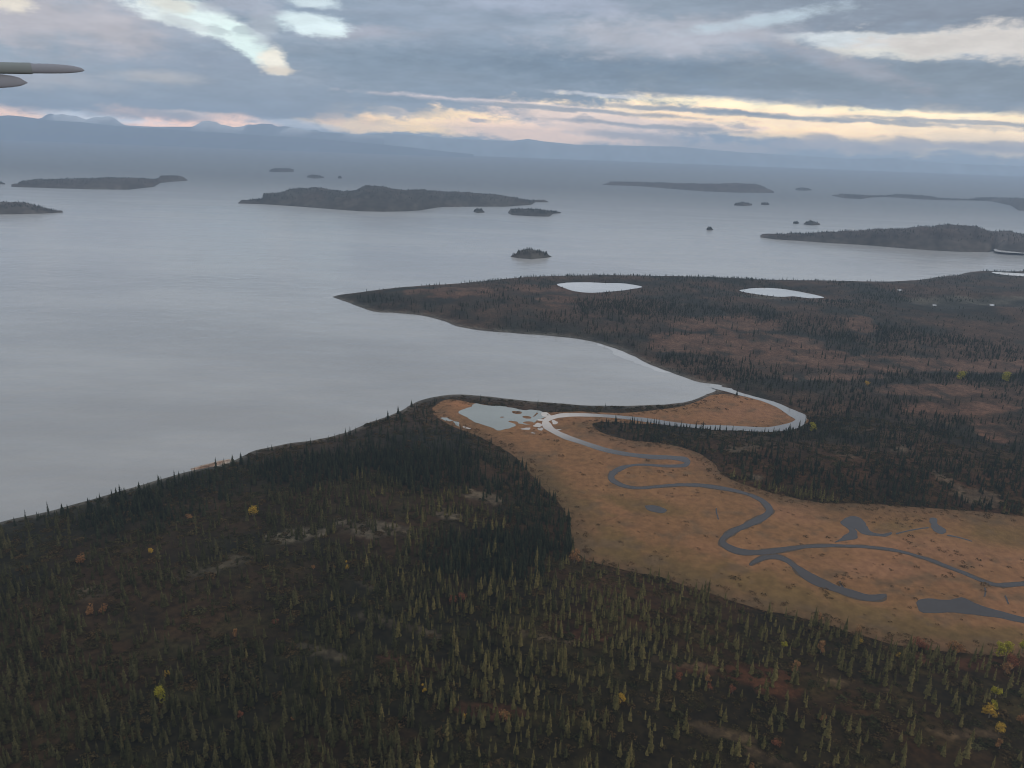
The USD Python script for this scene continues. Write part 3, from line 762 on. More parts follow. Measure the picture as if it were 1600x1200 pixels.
range_of_hills('far_shore', [(480, 204), (494, 203), (505, 207), (540, 213), (570, 211), (600, 208), (630, 209), (660, 212), (700, 216), (760, 219), (800, 220), (825, 217), (850, 221), (900, 226), (950, 227), (1000, 228), (1060, 229), (1110, 234), (1160, 238), (1250, 243), (1330, 248), (1400, 247), (1440, 252), (1500, 256), (1560, 258), (1640, 261), (1720, 265)], .06, RANGES, 'faint pale blue low shore along the horizon, centre to right', 13000, (.26, .32, .38), 57, .4)


# ------------------------------------------------------------------ plants
class Build:
    def __init__(self):
        self.v, self.f = [], []

    def tri(self, *p):
        k = len(self.v); self.v += list(p); self.f += [[k + i, k + i + 1, k + i + 2] for i in range(0, len(p), 3)]

    def quad(self, a, b, c, d):
        self.tri(a, b, c, a, c, d)

    def tube(self, p, r, sides=5):
        p = np.asarray(p, float)
        for i in range(len(p) - 1):
            t = p[i + 1] - p[i]; t = t / np.linalg.norm(t)
            a = np.cross(t, [1, 0, 0] if abs(t[0]) < .8 else [0, 1, 0]); a /= np.linalg.norm(a); b = np.cross(t, a)
            ang = np.arange(sides + 1) * 2 * math.pi / sides
            A = [p[i] + r[i] * (math.cos(x) * a + math.sin(x) * b) for x in ang]
            B = [p[i + 1] + r[i + 1] * (math.cos(x) * a + math.sin(x) * b) for x in ang]
            for k in range(sides):
                self.quad(A[k], A[k + 1], B[k + 1], B[k])

    def mesh(self):
        return np.array(self.v, float), np.array(self.f, int)


def spruce(seed, h=8.0, r=1.0, tiers=13, arms=8, power=.9, base=.06):
    """Crown of drooping ragged branches round a spire; trunk apart. Unit height h, at the origin."""
    R = np.random.default_rng(seed)
    c = Build()
    for k in range(tiers):
        t = k / (tiers - 1)
        z = h * (base + (0.95 - base) * t)
        rad = r * (1 - t) ** power * R.uniform(.75, 1.2) + .10 * r
        n = max(4, int(arms * (1 - .45 * t)))
        ph = R.uniform(0, 6.3)
        for i in range(n):
            a = ph + 2 * math.pi * (i + R.uniform(-.3, .3)) / n
            L = rad * R.uniform(.65, 1.25)
            w = L * R.uniform(.30, .45) + .06
            u, s = np.array([math.cos(a), math.sin(a), 0]), np.array([-math.sin(a), math.cos(a), 0])
            zz = z + R.uniform(-.25, .25) * h / tiers
            root = np.array([0, 0, zz + .35 * L]); tip = u * L + [0, 0, zz - .38 * L]
            mid = u * L * .55 + [0, 0, zz + .08 * L]
            l, q = mid + s * w - [0, 0, .22 * L], mid - s * w - [0, 0, .22 * L]
            c.tri(root, l, mid, root, mid, q, mid, l, tip, mid, tip, q)
    c.tube([[0, 0, h * base], [0, 0, h * .5], [0, 0, h]], [r * .42, r * .26, .015], 6)
    tr = Build()
    tr.tube([[0, 0, -.4], [0, 0, h * .3]], [.024 * h, .016 * h], 6)
    return c.mesh(), tr.mesh()


def broadleaf(seed, h=6.0, r=2.0, leaves=420, lobes=6):
    R = np.random.default_rng(seed)
    c, tr = Build(), Build()
    cent = [(np.array([R.normal(0, .32 * r), R.normal(0, .32 * r), h * R.uniform(.24, .80)]), r * R.uniform(.4, .62)) for _ in range(lobes)]
    for i in range(leaves):
        o, q = cent[i % lobes]
        d = R.normal(size=3); d /= np.linalg.norm(d)
        p = o + d * q * R.uniform(.55, 1.08) * np.array([1, 1, 1.15])
        a = R.normal(size=3); a /= np.linalg.norm(a); b = np.cross(a, d); b /= np.linalg.norm(b) + 1e-9
        s = R.uniform(.13, .26) * r ** .5
        c.tri(p - a * s, p + a * s * .8 + b * s * .5, p + b * s * 1.2 - a * .2 * s)
    tr.tube([[0, 0, -.4], [.05, 0, h * .35], [.0, .05, h * .75]], [.03 * h, .022 * h, .008 * h], 6)
    for o, q in cent:
        tr.tube([[.03, 0, h * .28], list(o * [.6, .6, .85]), list(o)], [.014 * h, .010 * h, .004 * h], 4)
    return c.mesh(), tr.mesh()


def shrub(seed, leaves=60):
    R = np.random.default_rng(seed)
    c = Build()
    for i in range(leaves):
        a, k = R.uniform(0, 6.3), math.sqrt(R.uniform())
        z = max(0, (1 - k * k)) ** .5 * R.uniform(.3, 1.0) * .75
        p = np.array([k * math.cos(a), k * math.sin(a), z])
        d = R.normal(size=3); d[2] = abs(d[2]) * .7; d /= np.linalg.norm(d)
        u = np.cross(d, R.normal(size=3)); u /= np.linalg.norm(u); w = np.cross(d, u)
        s = R.uniform(.16, .32)
        c.tri(p - u * s, p + u * s, p + w * s * 1.4)
    return c.mesh()


def low_tree(seed):
    """A small conifer of a few ragged skirts for the far woods, one metre high."""
    R = np.random.default_rng(seed)
    c = Build()
    for k, (z0, z1, rr) in enumerate([(.03, .5, .17), (.28, .75, .13), (.55, 1.0, .085)]):
        n = 6
        ang = R.uniform(0, 6.3) + np.arange(n) * 2 * math.pi / n
        q = [np.array([math.cos(a), math.sin(a), 0]) * rr * R.uniform(.6, 1.35) + [0, 0, z0 + R.uniform(-.04, .08)] for a in ang]
        top = np.array([0, 0, z1])
        for i in range(n):
            c.tri(q[i], q[(i + 1) % n], top)
    return c.mesh()


def join(a, b):
    return np.vstack([a[0], b[0]]), np.vstack([a[1], b[1] + len(a[0])])


def scatter(name, protos, mats, pos, ang, scale, which, label=None, kind='stuff', stretch=None, tilt=None):
    path = f'/World/{numbered(name)}'
    pi = UsdGeom.PointInstancer.Define(stage, path)
    rel = pi.CreatePrototypesRel()
    for i, (pm, mt_) in enumerate(zip(protos, mats)):
        q = f'{path}/plant' + (f'_{i:03d}' if i else '')
        usdkit.mesh(stage, q, pm, mt_)
        rel.AddTarget(q)
    pi.CreatePositionsAttr(Vt.Vec3fArray.FromNumpy(pos.astype(np.float32)))
    half = ang / 2
    qs = np.column_stack([np.zeros(len(ang)), np.zeros(len(ang)), np.sin(half), np.cos(half)]).astype(np.float16)
    pi.CreateOrientationsAttr(Vt.QuathArray.FromNumpy(qs))
    sc = np.column_stack([scale, scale, scale if stretch is None else scale * stretch]).astype(np.float32)
    pi.CreateScalesAttr(Vt.Vec3fArray.FromNumpy(sc))
    pi.CreateProtoIndicesAttr(Vt.IntArray.FromNumpy(which.astype(np.int32)))
    return tag(pi.GetPrim(), label=label, kind=kind)


WET = unary_union([w.buffer(.8) for w in WATERS])
shapely.prepare(WET); shapely.prepare(LAND); shapely.prepare(MARSHP)


def fan_points(n, r0, r1, half, R):
    r = np.sqrt(R.uniform(r0 * r0, r1 * r1, n)); t = np.radians(R.uniform(-half, half, n))
    return np.column_stack([r * np.sin(t), r * np.cos(t)])


def on_land(p):
    return shapely.contains_xy(LAND, p[:, 0], p[:, 1]) & ~shapely.contains_xy(MARSHP, p[:, 0], p[:, 1]) & ~shapely.contains_xy(WET, p[:, 0], p[:, 1])


def in_ells(px, L_, grow=1.0):
    k = np.zeros(len(px))
    for e in L_:
        a = math.radians(e[4]); dx, dy = px[:, 0] - e[0], px[:, 1] - e[1]
        d = np.hypot((dx * math.cos(a) + dy * math.sin(a)) / e[2], (-dx * math.sin(a) + dy * math.cos(a)) / e[3])
        k = np.maximum(k, np.clip((1.25 * grow - d) * 2.5, 0, 1))
    return k


DENSE = [(640, 700, 110, 60, 20), (800, 750, 90, 60, 35), (860, 830, 40, 50, 0), (770, 870, 110, 40, 0), (300, 770, 200, 40, -22), (500, 720, 140, 40, -14), (1110, 690, 160, 26, 8), (1350, 745, 260, 40, 8), (1330, 665, 160, 40, 0), (1560, 760, 100, 40, 0), (1180, 560, 130, 12, 0), (1030, 480, 160, 12, 0), (1330, 470, 90, 10, 0), (1440, 525, 140, 14, 0), (1250, 585, 160, 14, 0), (1500, 595, 140, 10, 0)]
OPEN = PALE + GREYSEDGE + HEATH
R = np.random.default_rng(101)

# every spruce that stands within about seven hundred metres
cand = fan_points(330000, 165, 1000, 43, R)
cand = cand[on_land(cand)]
zc = height_at(cand)
px, _ = pixel(np.column_stack([cand, zc]))
nz = meshkit.fbm(np.column_stack([cand / 55.0, np.zeros(len(cand))]), 4, 91)
dense = in_ells(px, DENSE)
opened = in_ells(px, OPEN)
rate = np.clip((nz - .25) * 2.4, .22, 1.0) * (.45 + .55 * dense) * (1 - .88 * opened)
sdm = EDGE.query(cand)[0]
rate *= np.clip((sdm - 4) / 8, 0, 1) * np.where((px[:, 0] < 520) & (sdm < 30), .35, 1)
strip = (px[:, 1] < 642) & (px[:, 1] > 612) & (px[:, 0] > 690) & (px[:, 0] < 1120)
rate = np.where(strip, rate * .12, rate)
area_fan = .5 * (1000 ** 2 - 165 ** 2) * math.radians(86)
keep = R.uniform(size=len(cand)) < rate * np.where(np.linalg.norm(cand, axis=1) < 470, .215, .070) * area_fan / 330000
cand, zc, px, dense = cand[keep], zc[keep], px[keep], dense[keep]
hh = np.clip(R.lognormal(math.log(5.2), .32, len(cand)), 2.2, 10.0)
hh = np.where(np.linalg.norm(cand, axis=1) > 520, hh * .85, hh)

VAR = [(1, 8, .95, 14, 8, .75), (2, 8, .8, 15, 8, .62), (3, 8, 1.15, 13, 9, .85), (4, 8, .65, 15, 7, .55), (5, 8, 1.3, 12, 9, .9), (6, 8, .95, 14, 8, .48)]
models = [spruce(*v) for v in VAR]
full = [join(c_, t_) for c_, t_ in models]

top_px, wq = pixel(np.column_stack([cand, zc + hh]))
tall = np.linalg.norm(top_px - px, axis=1)
inside = (px[:, 0] > 4) & (px[:, 0] < 1596) & (px[:, 1] < 1196) & (top_px[:, 1] > 0)
order = np.argsort(-np.where(inside, tall, 0))
single = np.zeros(len(cand), bool)
single[order[:262]] = True

classes, dims = [], []
for out, base_, mat_ in ((classes, 'spruce_model', SPRUCE), (dims, 'dim_spruce_model', DIMSPRUCE)):
    for i, (c_, t_) in enumerate(models):
        path = f'/World/{base_}' + (f'_{i:03d}' if i else '')
        stage.CreateClassPrim(path)
        usdkit.mesh(stage, path + '/crown', c_, mat_); usdkit.mesh(stage, path + '/trunk', t_, BARK)
        out.append(path)
sil = []
for i in (0, 2, 4):
    path = '/World/shore_spruce_model' + (f'_{i:03d}' if i else '')
    stage.CreateClassPrim(path)
    usdkit.mesh(stage, path + '/crown', models[i][0], DARKSPRUCE); usdkit.mesh(stage, path + '/trunk', models[i][1], BARK)
    sil.append(path)


def copy_of(name, model, loc, rotz, scale, **kw):
    o = thing(name, loc, rotz, scale, **kw)
    o.GetReferences().AddInternalReference(model)
    o.SetInstanceable(True)
    return o


MARKS = [(250, 1089, 'yellow green birch at lower left'), (369, 987, 'slim orange brown birch at left'), (151, 951, 'two tan bushes at left'), (377, 1117, 'small red bush at lower left'), (60, 1130, 'bottom left corner'), (520, 885, 'row of three little amber birches'), (428, 972, 'orange speckled bush left of centre'), (716, 937, 'orange clump amid the woods'), (897, 868, 'single bright birch at the marsh edge'), (663, 1076, 'small yellow birch near bottom centre'), (458, 1122, 'small orange bush at the bottom'), (726, 1119, 'amber birch at bottom centre'), (790, 1119, 'broad orange birch at bottom centre'), (970, 1091, 'lone yellow birch right of centre'), (1019, 985, 'pink brown bush below the marsh'), (1105, 1060, 'red brown thicket'), (1224, 1006, 'olive yellow birch below the marsh'), (1244, 1043, 'brown yellow birch amid spruces'), (1279, 964, 'tan birch at the marsh edge'), (1404, 1024, 'round yellow dot of a bush'), (1440, 1011, 'pink red bush on the marsh edge'), (1490, 1012, 'orange round birch on the marsh edge'), (1566, 1016, 'large yellow birch at the right'), (1545, 1114, 'brightest golden birch at right'), (1560, 1163, 'lowest golden birch at right'), (1286, 1122, 'orange bush at lower right'), (1215, 1161, 'dull russet bush at the bottom'), (880, 1170, 'bottom edge right of centre'), (590, 1180, 'bottom edge left of centre'), (1420, 1170, 'bottom edge at the lower right'), (220, 1180, 'bottom edge at the lower left')]


def spruce_label(x, y, h, k):
    size = 'tall' if h > 8.6 else 'middling' if h > 7.2 else 'short'
    shape = {0: 'pointed', 1: 'slender', 2: 'broad', 3: 'thin', 4: 'wide', 5: 'columnar'}[k]
    m = min(MARKS, key=lambda q: math.hypot(q[0] - x, q[1] - y))
    dx, dy = x - m[0], y - m[1]
    side = 'close by' if math.hypot(dx, dy) < 26 else ('right of' if dx > 0 else 'left of') if abs(dx) > 1.6 * abs(dy) else ('below' if dy > 0 else 'above') if abs(dy) > 1.6 * abs(dx) else ('low' if dy > 0 else 'high') + (' right of' if dx > 0 else ' left of')
    lab = f'{size} {shape} spruce {side} the {m[2]}'
    return lab, lab.replace('spruce ', 'spruces ', 1)


found, chosen = {}, []
for j in np.nonzero(single)[0]:
    k = int(R.integers(0, 6))
    k, lab = min([((k + o) % 6, spruce_label(px[j, 0], px[j, 1], hh[j], (k + o) % 6)[0]) for o in range(6)], key=lambda o: len(found.get(o[1], [])))
    found.setdefault(lab, []).append(px[j, 0])
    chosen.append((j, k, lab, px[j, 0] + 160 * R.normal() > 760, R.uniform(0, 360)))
for j, k, lab, bright, turn in chosen:
    xs_ = sorted(found[lab]); n_ = xs_.index(px[j, 0]); grp = spruce_label(px[j, 0], px[j, 1], hh[j], k)[1]
    if len(xs_) == 2:
        lab += (', left one', ', right one')[n_]
    elif len(xs_) == 3:
        lab += (', left one', ', middle one', ', right one')[n_]
    s = hh[j] / 8
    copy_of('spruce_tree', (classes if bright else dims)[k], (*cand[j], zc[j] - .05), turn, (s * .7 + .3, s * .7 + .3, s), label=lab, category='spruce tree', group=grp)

# the trees that stand out against the lake on the shore at the left
for n_, (X, Y, top, k, wide, lab) in enumerate([
        (64, 807, 801, 0, 1.0, 'tiny spruce leftmost on the shore against the lake'),
        (98, 803, 787, 4, 1.3, 'stout round topped spruce, larger of a pair on the shore at far left'),
        (107, 801, 789, 0, 1.1, 'slim spruce, smaller of a pair on the shore at far left'),
        (125, 795, 789, 0, 1.0, 'tiny spruce between the stout pair and a forked one, on the shore'),
        (139, 793, 778, 2, 1.0, 'upright spruce with a stub beside it, on the left shore'),
        (155, 790, 779, 0, .8, 'small thin spruce before the brown bit of beach, left shore'),
        (183, 783, 763, 4, 1.35, 'bulky dark spruce on the shore, left of a big round clump'),
        (197, 780, 763, 0, 1.1, 'thin spruce right between a bulky one and the round clump'),
        (219, 777, 755, 4, 1.5, 'biggest round topped spruce clump on the left shore against the lake'),
        (227, 776, 757, 4, 1.2, 'spruce leaning on the right side of the biggest round clump'),
        (235, 774, 755, 0, 1.0, 'slim spruce just right of the biggest round clump'),
        (245, 770, 758, 0, .8, 'short spruce second to the right of the round clump'),
        (262, 763, 748, 0, 1.2, 'pointed spruce starting the row of small spruces on the shore'),
        (272, 760, 748, 0, 1.0, 'second spruce of the row on the shore'),
        (280, 758, 744, 0, .9, 'third spruce of the row on the shore'),
        (286, 757, 742, 0, .9, 'fourth spruce of the row on the shore'),
        (292, 756, 741, 0, .9, 'fifth spruce of the row on the shore'),
        (301, 750, 734, 2, 1.1, 'tallest spruce, ending the row on the shore near the brown spit'),
        (323, 742, 732, 0, 1.0, 'small spruce in front of the brown spit'),
        (364, 728, 710, 4, 1.4, 'broad blunt spruce right of the brown spit'),
        (377, 725, 706, 2, 1.1, 'sharp topped spruce right of the brown spit, beside a blunt one'),
        (419, 704, 695, 0, 1.0, 'left of two little spruces standing together on the skyline of the shore'),
        (425, 703, 693, 0, 1.0, 'right of two little spruces standing together on the skyline of the shore'),
        (454, 700, 691, 2, 1.0, 'lone little spruce on the grassy shore top'),
        (513, 690, 679, 0, 1.0, 'small spruce at the foot of the climbing shore wood'),
        (540, 680, 667, 0, .9, 'slim pale spruce low on the climbing shore wood'),
        (547, 678, 665, 0, .9, 'slim spruce beside a pale one on the climbing shore wood'),
        (556, 676, 666, 2, 1.0, 'bushy spruce on the climbing shore wood'),
        (579, 668, 657, 0, 1.0, 'pointed spruce in the middle of the climbing shore wood'),
        (588, 663, 652, 0, .9, 'thin spruce above the middle of the climbing shore wood'),
        (606, 654, 640, 2, 1.1, 'dark spruce high on the climbing shore wood'),
        (622, 646, 633, 2, 1.2, 'dense dark spruce near the top of the climbing shore wood'),
        (643, 635, 624, 4, 1.2, 'topmost spruce where the climbing shore wood meets the bay')]):
    q = ground([[X, Y]], 3.0)[0]
    z = float(hill(np.array([q[0]]), np.array([q[1]]))[0])
    q = ground([[X, Y]], z)[0]
    z = float(hill(np.array([q[0]]), np.array([q[1]]))[0])
    if not shapely.contains_xy(LAND, q[0], q[1]):
        z = 0.1
    D = math.hypot(np.linalg.norm(q), HEIGHT)
    h = (Y - top) * D / F / 0.92
    copy_of('shore_spruce', sil[{0: 0, 2: 1, 4: 2}[k]], (q[0], q[1], z - .2), 37 * n_, (h / 8 * 1.15 * wide, h / 8 * 1.15 * wide, h / 8), label=lab, category='spruce tree')

# ---- the rest of the spruces
rest = ~single
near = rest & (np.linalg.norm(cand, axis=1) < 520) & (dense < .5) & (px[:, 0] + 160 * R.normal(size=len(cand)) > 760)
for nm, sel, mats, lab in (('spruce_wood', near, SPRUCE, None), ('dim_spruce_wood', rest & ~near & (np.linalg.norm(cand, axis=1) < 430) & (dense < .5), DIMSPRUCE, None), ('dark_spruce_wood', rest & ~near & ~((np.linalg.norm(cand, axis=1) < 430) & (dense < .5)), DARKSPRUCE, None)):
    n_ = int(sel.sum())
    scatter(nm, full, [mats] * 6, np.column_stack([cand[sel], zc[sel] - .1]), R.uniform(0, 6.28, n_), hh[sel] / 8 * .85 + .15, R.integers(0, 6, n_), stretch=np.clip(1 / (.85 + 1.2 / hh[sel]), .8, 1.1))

# ---- the far woods
cf = fan_points(220000, 560, 2400, 42, R)
cf = cf[on_land(cf)]
zf = height_at(cf)
pf, _ = pixel(np.column_stack([cf, zf]))
nf = meshkit.fbm(np.column_stack([cf / 90.0, np.zeros(len(cf))]), 5, 93)
rt = np.clip((nf - .36) * 4.0, .05, 1) * (.35 + .65 * in_ells(pf, DENSE)) * (1 - .96 * in_ells(pf, HEATH + GREYSEDGE)) * np.clip((EDGE.query(cf)[0] - 2) / 5, 0, 1)
strip = (pf[:, 1] < 642) & (pf[:, 1] > 612) & (pf[:, 0] > 690) & (pf[:, 0] < 1120)
rt = np.where(strip, rt * .1, rt)
k = R.uniform(size=len(cf)) < rt * 1.3
cf, zf = cf[k], zf[k]
protos = [low_tree(i) for i in range(5)]
scatter('far_wood', protos, [DARKSPRUCE] * 5, np.column_stack([cf, zf - .2]), R.uniform(0, 6.28, len(cf)), np.clip(R.lognormal(math.log(2.9), .30, len(cf)), 1.5, 5.0), R.integers(0, 5, len(cf)))

# woods on the islands and the headland
ip, iz = [], []
for V, H in ISLANDS:
    rows, n, _ = V.shape
    width = np.linalg.norm(np.diff(V[rows // 2], axis=0), axis=1).sum()
    m = int(min(width * 2.0, 2600))
    if H.max() < 1.5:
        continue
    a, b = R.uniform(1.2, rows - 2.2, m), R.uniform(.04 * n, .96 * n - 2, m)
    i0, j0 = a.astype(int), b.astype(int)
    fa, fb = (a - i0)[:, None], (b - j0)[:, None]
    P = V[i0, j0] * (1 - fa) * (1 - fb) + V[i0 + 1, j0] * fa * (1 - fb) + V[i0, j0 + 1] * (1 - fa) * fb + V[i0 + 1, j0 + 1] * fa * fb
    P = P[P[:, 2] > .6]
    ip.append(P)
ip = np.vstack(ip)
scatter('island_wood', protos, [DARKSPRUCE] * 5, ip - [0, 0, .4], R.uniform(0, 6.28, len(ip)), np.clip(R.lognormal(math.log(3.6), .34, len(ip)), 1.5, 6.5), R.integers(0, 5, len(ip)))

# ---- low shrubs
cs = fan_points(42000, 165, 640, 42, R)
cs = cs[on_land(cs)]
ns = meshkit.fbm(np.column_stack([cs / 18.0, np.zeros(len(cs))]), 4, 95)
ks = (R.uniform(size=len(cs)) < np.clip((ns - .3) * 3, 0, 1)) & (EDGE.query(cs)[0] > 3)
cs = cs[ks]
zs = height_at(cs)
ps, _ = pixel(np.column_stack([cs, zs]))
ks = R.uniform(size=len(cs)) > .75 * in_ells(ps, OPEN)
cs, zs = cs[ks], zs[ks]
scatter('shrub_cover', [shrub(i) for i in range(5)], [SHRUBS] * 5, np.column_stack([cs, zs - .1]), R.uniform(0, 6.28, len(cs)), np.clip(R.lognormal(math.log(1.25), .42, len(cs)), .45, 3.2), R.integers(0, 5, len(cs)), stretch=R.uniform(.3, .6, len(cs)))

# ---- sedge and low willow tufts: over the marsh, thick along its edge where it meets the woods
cm = fan_points(120000, 230, 760, 42, R)
dm = MDIST(cm)
cm, dm = cm[(dm < 9) & on_land(cm) | (dm <= 0)], dm[(dm < 9) & on_land(cm) | (dm <= 0)]
nm_ = meshkit.fbm(np.column_stack([cm / np.array([16.0, 8.0]), np.zeros(len(cm))]), 4, 97)
kk = (R.uniform(size=len(cm)) < np.where(np.abs(dm) < 9, .30, 0.6 * np.clip(nm_ - .50, 0, 1))) & ~shapely.contains_xy(WET, cm[:, 0], cm[:, 1])
cm, dm = cm[kk], dm[kk]
zm = np.where(dm <= 0, .5, height_at(cm))
scatter('sedge_tufts', [shrub(40 + i, 26) for i in range(3)], [SEDGE] * 3, np.column_stack([cm, zm - .05]), R.uniform(0, 6.28, len(cm)), np.clip(R.lognormal(math.log(.75), .45, len(cm)), .3, 2.2), R.integers(0, 3, len(cm)), stretch=R.uniform(.4, .8, len(cm)))

# ---- trees and bushes turning yellow, one by one
leafy = {}
for nm, mat in (('yellow', YELLOW), ('tan', GOLD), ('lime', LIME), ('russet', RUSSET)):
    for v, (r_, lobes) in enumerate([(1.5, 5), (2.1, 7), (2.8, 8)]):
        path = f'/World/{nm}_birch_model' + (f'_{v:03d}' if v else '')
        stage.CreateClassPrim(path)
        c_, t_ = broadleaf(300 + 7 * v + len(nm), 6.0, r_, 460, lobes)
        usdkit.mesh(stage, path + '/crown', c_, mat); usdkit.mesh(stage, path + '/trunk', t_, PALEBARK)
        leafy[nm, v] = path
BIRCH = [  # pixel of the middle, width, height, colour, label
    (250, 1089, 17, 24, 'lime', 'bright yellow green birch alone in the dark woods at lower left'),
    (261, 1052, 8, 8, 'yellow', 'small gold bush just above the bright yellow green birch'),
    (369, 987, 9, 18, 'tan', 'orange brown slim birch at left, level with the end of the pale glades'),
    (162, 950, 16, 12, 'tan', 'tan bush, right of two, high at the left'),
    (140, 952, 16, 14, 'tan', 'tan brown bush, left of two, high at the left'),
    (377, 1117, 8, 9, 'russet', 'small red bush at lower left'),
    (295, 807, 14, 7, 'tan', 'low tan bush at left, below the row of shore spruces'),
    (395, 800, 16, 12, 'yellow', 'gold bush below the shore wood, left of centre'),
    (236, 862, 8, 7, 'yellow', 'tiny gold bush at the left, mid way up the woods'),
    (128, 872, 18, 16, 'tan', 'dull tan birch at far left, mid way up the woods'),
    (543, 884, 6, 14, 'yellow', 'thin bright yellow birch, tallest of three in a row'),
    (521, 885, 5, 8, 'tan', 'tan little birch, middle of three in a row'),
    (490, 885, 7, 10, 'tan', 'amber little birch, left of three in a row'),
    (428, 972, 10, 6, 'russet', 'orange speckled bush left of centre in the dark woods'),
    (707, 939, 14, 12, 'russet', 'left half of the orange clump in the middle of the woods'),
    (724, 934, 14, 11, 'russet', 'right half of the orange clump in the middle of the woods'),
    (897, 868, 17, 23, 'tan', 'single bright tan orange birch at the edge of the marsh'),
    (663, 1076, 7, 13, 'yellow', 'small yellow birch near the bottom centre'),
    (458, 1122, 8, 8, 'tan', 'small orange bush at the bottom, left of centre'),
    (726, 1119, 8, 12, 'yellow', 'amber birch, left of two at the bottom centre'),
    (790, 1119, 20, 13, 'tan', 'broad orange birch, right of two at the bottom centre'),
    (970, 1091, 11, 14, 'yellow', 'yellow birch alone right of the bottom centre'),
    (1019, 985, 10, 6, 'russet', 'small pink brown bush in the woods below the marsh edge'),
    (1105, 1060, 10, 12, 'tan', 'orange birch in the red brown thicket'),
    (1108, 1074, 8, 9, 'russet', 'red bush under the orange birch in the red brown thicket'),
    (1144, 1078, 9, 12, 'russet', 'russet bush at the right side of the red brown thicket'),
    (1061, 1057, 10, 12, 'russet', 'russet bush at the left side of the red brown thicket'),
    (1224, 1006, 9, 15, 'lime', 'olive yellow birch below the marsh edge'),
    (1244, 1043, 12, 22, 'tan', 'brown yellow birch among spruces right of centre'),
    (1282, 1010, 12, 20, 'tan', 'tan yellow birch among spruces, right of an olive one'),
    (1279, 964, 11, 13, 'tan', 'tan birch at the marsh edge, left one'),
    (1340, 983, 11, 8, 'tan', 'tan bush at the marsh edge, left of the pale one'),
    (1338, 1000, 12, 7, 'yellow', 'pale yellow low bush just inside the marsh edge'),
    (1404, 1024, 6, 7, 'yellow', 'round bright yellow dot of a bush among spruces'),
    (1434, 1008, 22, 10, 'russet', 'pink red low bush on the marsh edge, left part'),
    (1448, 1014, 16, 10, 'russet', 'pink red low bush on the marsh edge, right part'),
    (1486, 1011, 16, 16, 'tan', 'orange round birch on the marsh edge'),
    (1500, 1015, 12, 12, 'tan', 'pale orange birch touching the orange round one'),
    (1560, 1017, 16, 18, 'lime', 'large yellow birch on the marsh edge at right, left half'),
    (1572, 1014, 14, 16, 'lime', 'large yellow birch on the marsh edge at right, right half'),
    (1596, 1013, 14, 16, 'lime', 'yellow birch cut by the right edge'),
    (1580, 1038, 18, 16, 'russet', 'mixed orange bush below the yellow birches at right'),
    (1570, 1044, 12, 16, 'tan', 'tan birch beside the mixed orange bush at right'),
    (1555, 1080, 12, 20, 'lime', 'yellow olive birch at right, above the brightest one'),
    (1545, 1114, 15, 15, 'yellow', 'brightest golden birch, lower right'),
    (1550, 1104, 10, 14, 'lime', 'yellow green top rising behind the brightest golden birch'),
    (1596, 1124, 12, 14, 'tan', 'orange birch cut by the right edge, lower down'),
    (1560, 1140, 13, 12, 'yellow', 'yellow birch under the brightest golden one'),
    (1561, 1163, 8, 14, 'tan', 'pale tan birch lowest in the golden group'),
    (1286, 1122, 11, 9, 'tan', 'orange bush in the dark woods at lower right'),
    (1215, 1161, 14, 8, 'russet', 'dull russet bush at the bottom, right of centre'),
    (1173, 1198, 10, 8, 'tan', 'orange bush cut by the bottom edge'),
    (1268, 668, 12, 12, 'lime', 'ochre birch at the river bend'),
    (1500, 588, 12, 10, 'lime', 'ochre birch far right across the river, left of two'),
    (1570, 590, 14, 10, 'lime', 'ochre birch far right across the river, right of two'),
    (1355, 600, 8, 6, 'yellow', 'little yellow bush in the heath across the river')]
for n_, (X, Y, w, h, col, lab) in enumerate(BIRCH):
    foot = Y + h * .5
    q = ground([[X, foot]], 2.0)[0]
    for _ in range(3):
        z = float(hill(np.array([q[0]]), np.array([q[1]]))[0])
        q = ground([[X, foot]], z)[0]
    D = math.hypot(np.linalg.norm(q), HEIGHT)
    small = .8 if X < 700 and col == 'tan' else 1.0
    mh = h * D / F / .80 * small
    mw = w * D / F * small
    v = 0 if mw / mh < .55 else 1 if mw / mh < .85 else 2
    rr = (1.5, 2.1, 2.8)[v]
    copy_of('birch_tree' if mh > 2.6 else 'bush', leafy[col, v], (*q, z - .1), 53 * n_, (mw / (2 * rr) * 1.1, mw / (2 * rr) * 1.1, max(mh / 6, .25)), label=lab, category='birch tree' if mh > 2.6 else 'bush')


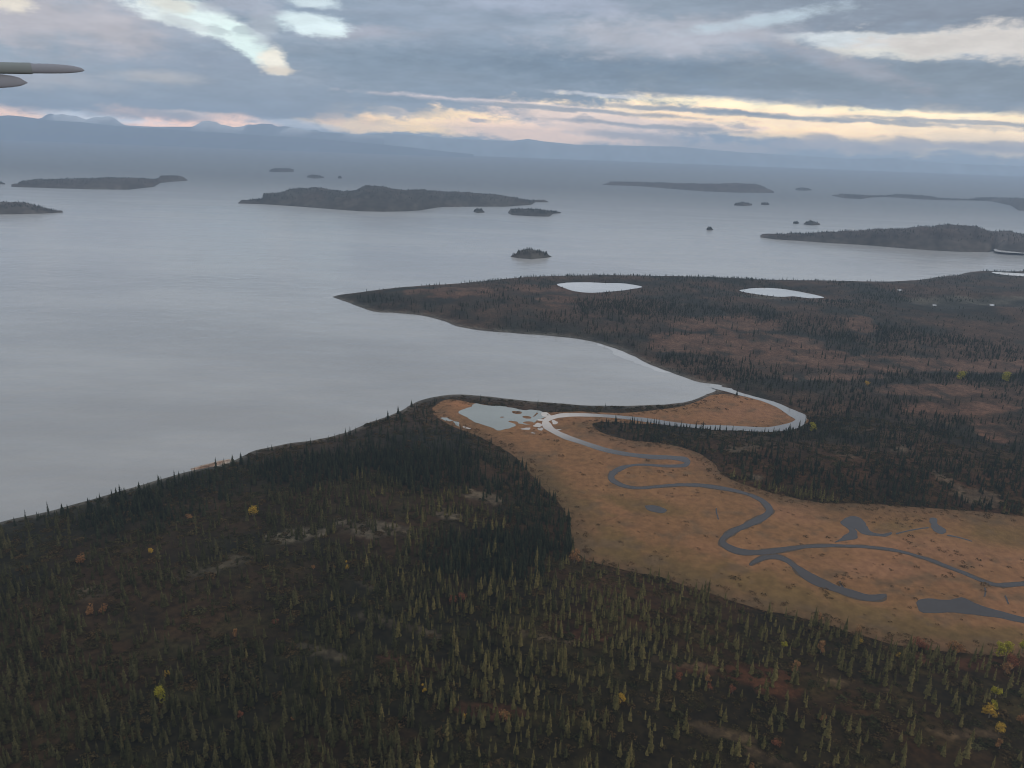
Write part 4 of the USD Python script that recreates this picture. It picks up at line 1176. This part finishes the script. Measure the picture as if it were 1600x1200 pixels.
# ------------------------------------------------------------------ the aeroplane's propeller blades at the left edge
def blade_mesh(p0, p1, chord, thick, dist, tip=.35, n=26, part=(0, 1)):
    """A tapering aerofoil blade from p0 (root, out of the picture) to p1 (its rounded tip), both photograph pixels, dist metres away."""
    a, b = EYE + ray([p0])[0] * dist, EYE + ray([p1])[0] * dist
    axis = b - a; L = np.linalg.norm(axis); axis /= L
    view = a - EYE; view /= np.linalg.norm(view)
    up = np.cross(axis, view); up /= np.linalg.norm(up)
    if up[2] < 0:
        up = -up
    out = np.cross(axis, up)
    V, F_ = [], []
    m = 14
    ss = np.linspace(part[0], part[1], n)
    for s in ss:
        e = math.sqrt(max(1 - max(0, (s - (1 - tip)) / tip) ** 2.4, 0.0004))
        c, t = chord * e * .5, thick * (1 - .5 * s) * e * .5
        ctr = a + axis * L * s - up * (1 - e) * chord * .12
        for k in range(m):
            w = 2 * math.pi * k / m
            V.append(ctr + up * c * math.cos(w) + out * t * math.sin(w))
    for i in range(n - 1):
        for k in range(m):
            p, q = i * m + k, i * m + (k + 1) % m
            F_ += [[p, q, q + m], [p, q + m, p + m]]
    for base, flip in ((0, True), ((n - 1) * m, False)):
        for k in range(1, m - 1):
            t3 = [base, base + k, base + k + 1]
            F_.append(t3[::-1] if flip else t3)
    return np.array(V), np.array(F_)


GREYPAINT = flat_look('grey_blade_paint', (0.20, 0.22, 0.27), .6, .2)
RUBBER = flat_look('dark_rubber_boot', (0.165, 0.195, 0.21), .7, .2)
px2m = 6.0 / F
t = thing('propeller_blade', label='grey tapered propeller blade reaching in from the left edge, upper and longer one', category='propeller blade')
bp = str(t.GetPath())
put('blade', blade_mesh((-220, 103), (132, 108), 11.6 * px2m, .045, 6.0, .22, part=(.735, 1)), GREYPAINT, bp, smooth=40)
put('rubber_boot', blade_mesh((-220, 103), (132, 108), 13.4 * px2m, .055, 6.0, .22, part=(0, .742)), RUBBER, bp, smooth=40)
t = thing('propeller_blade', label='grey rounded propeller blade tip at the left edge, lower and shorter one', category='propeller blade')
put('blade', blade_mesh((-300, 125), (43, 126.5), 17.5 * px2m, .05, 6.0, .26), GREYPAINT, str(t.GetPath()), smooth=40)

# ------------------------------------------------------------------ haze
hz = trimesh.creation.box([29000, 29000, 451]); hz.apply_translation([0, 0, 225.5 - 1.5])
g = Graph()
HAZE = g.material('haze_look', volume=g.add('principled_volume', 'volume', color=(0.47, 0.60, 0.78), density=1.05e-4, anisotropy=0.25))
tag(put('haze', hz, HAZE), kind='stuff')
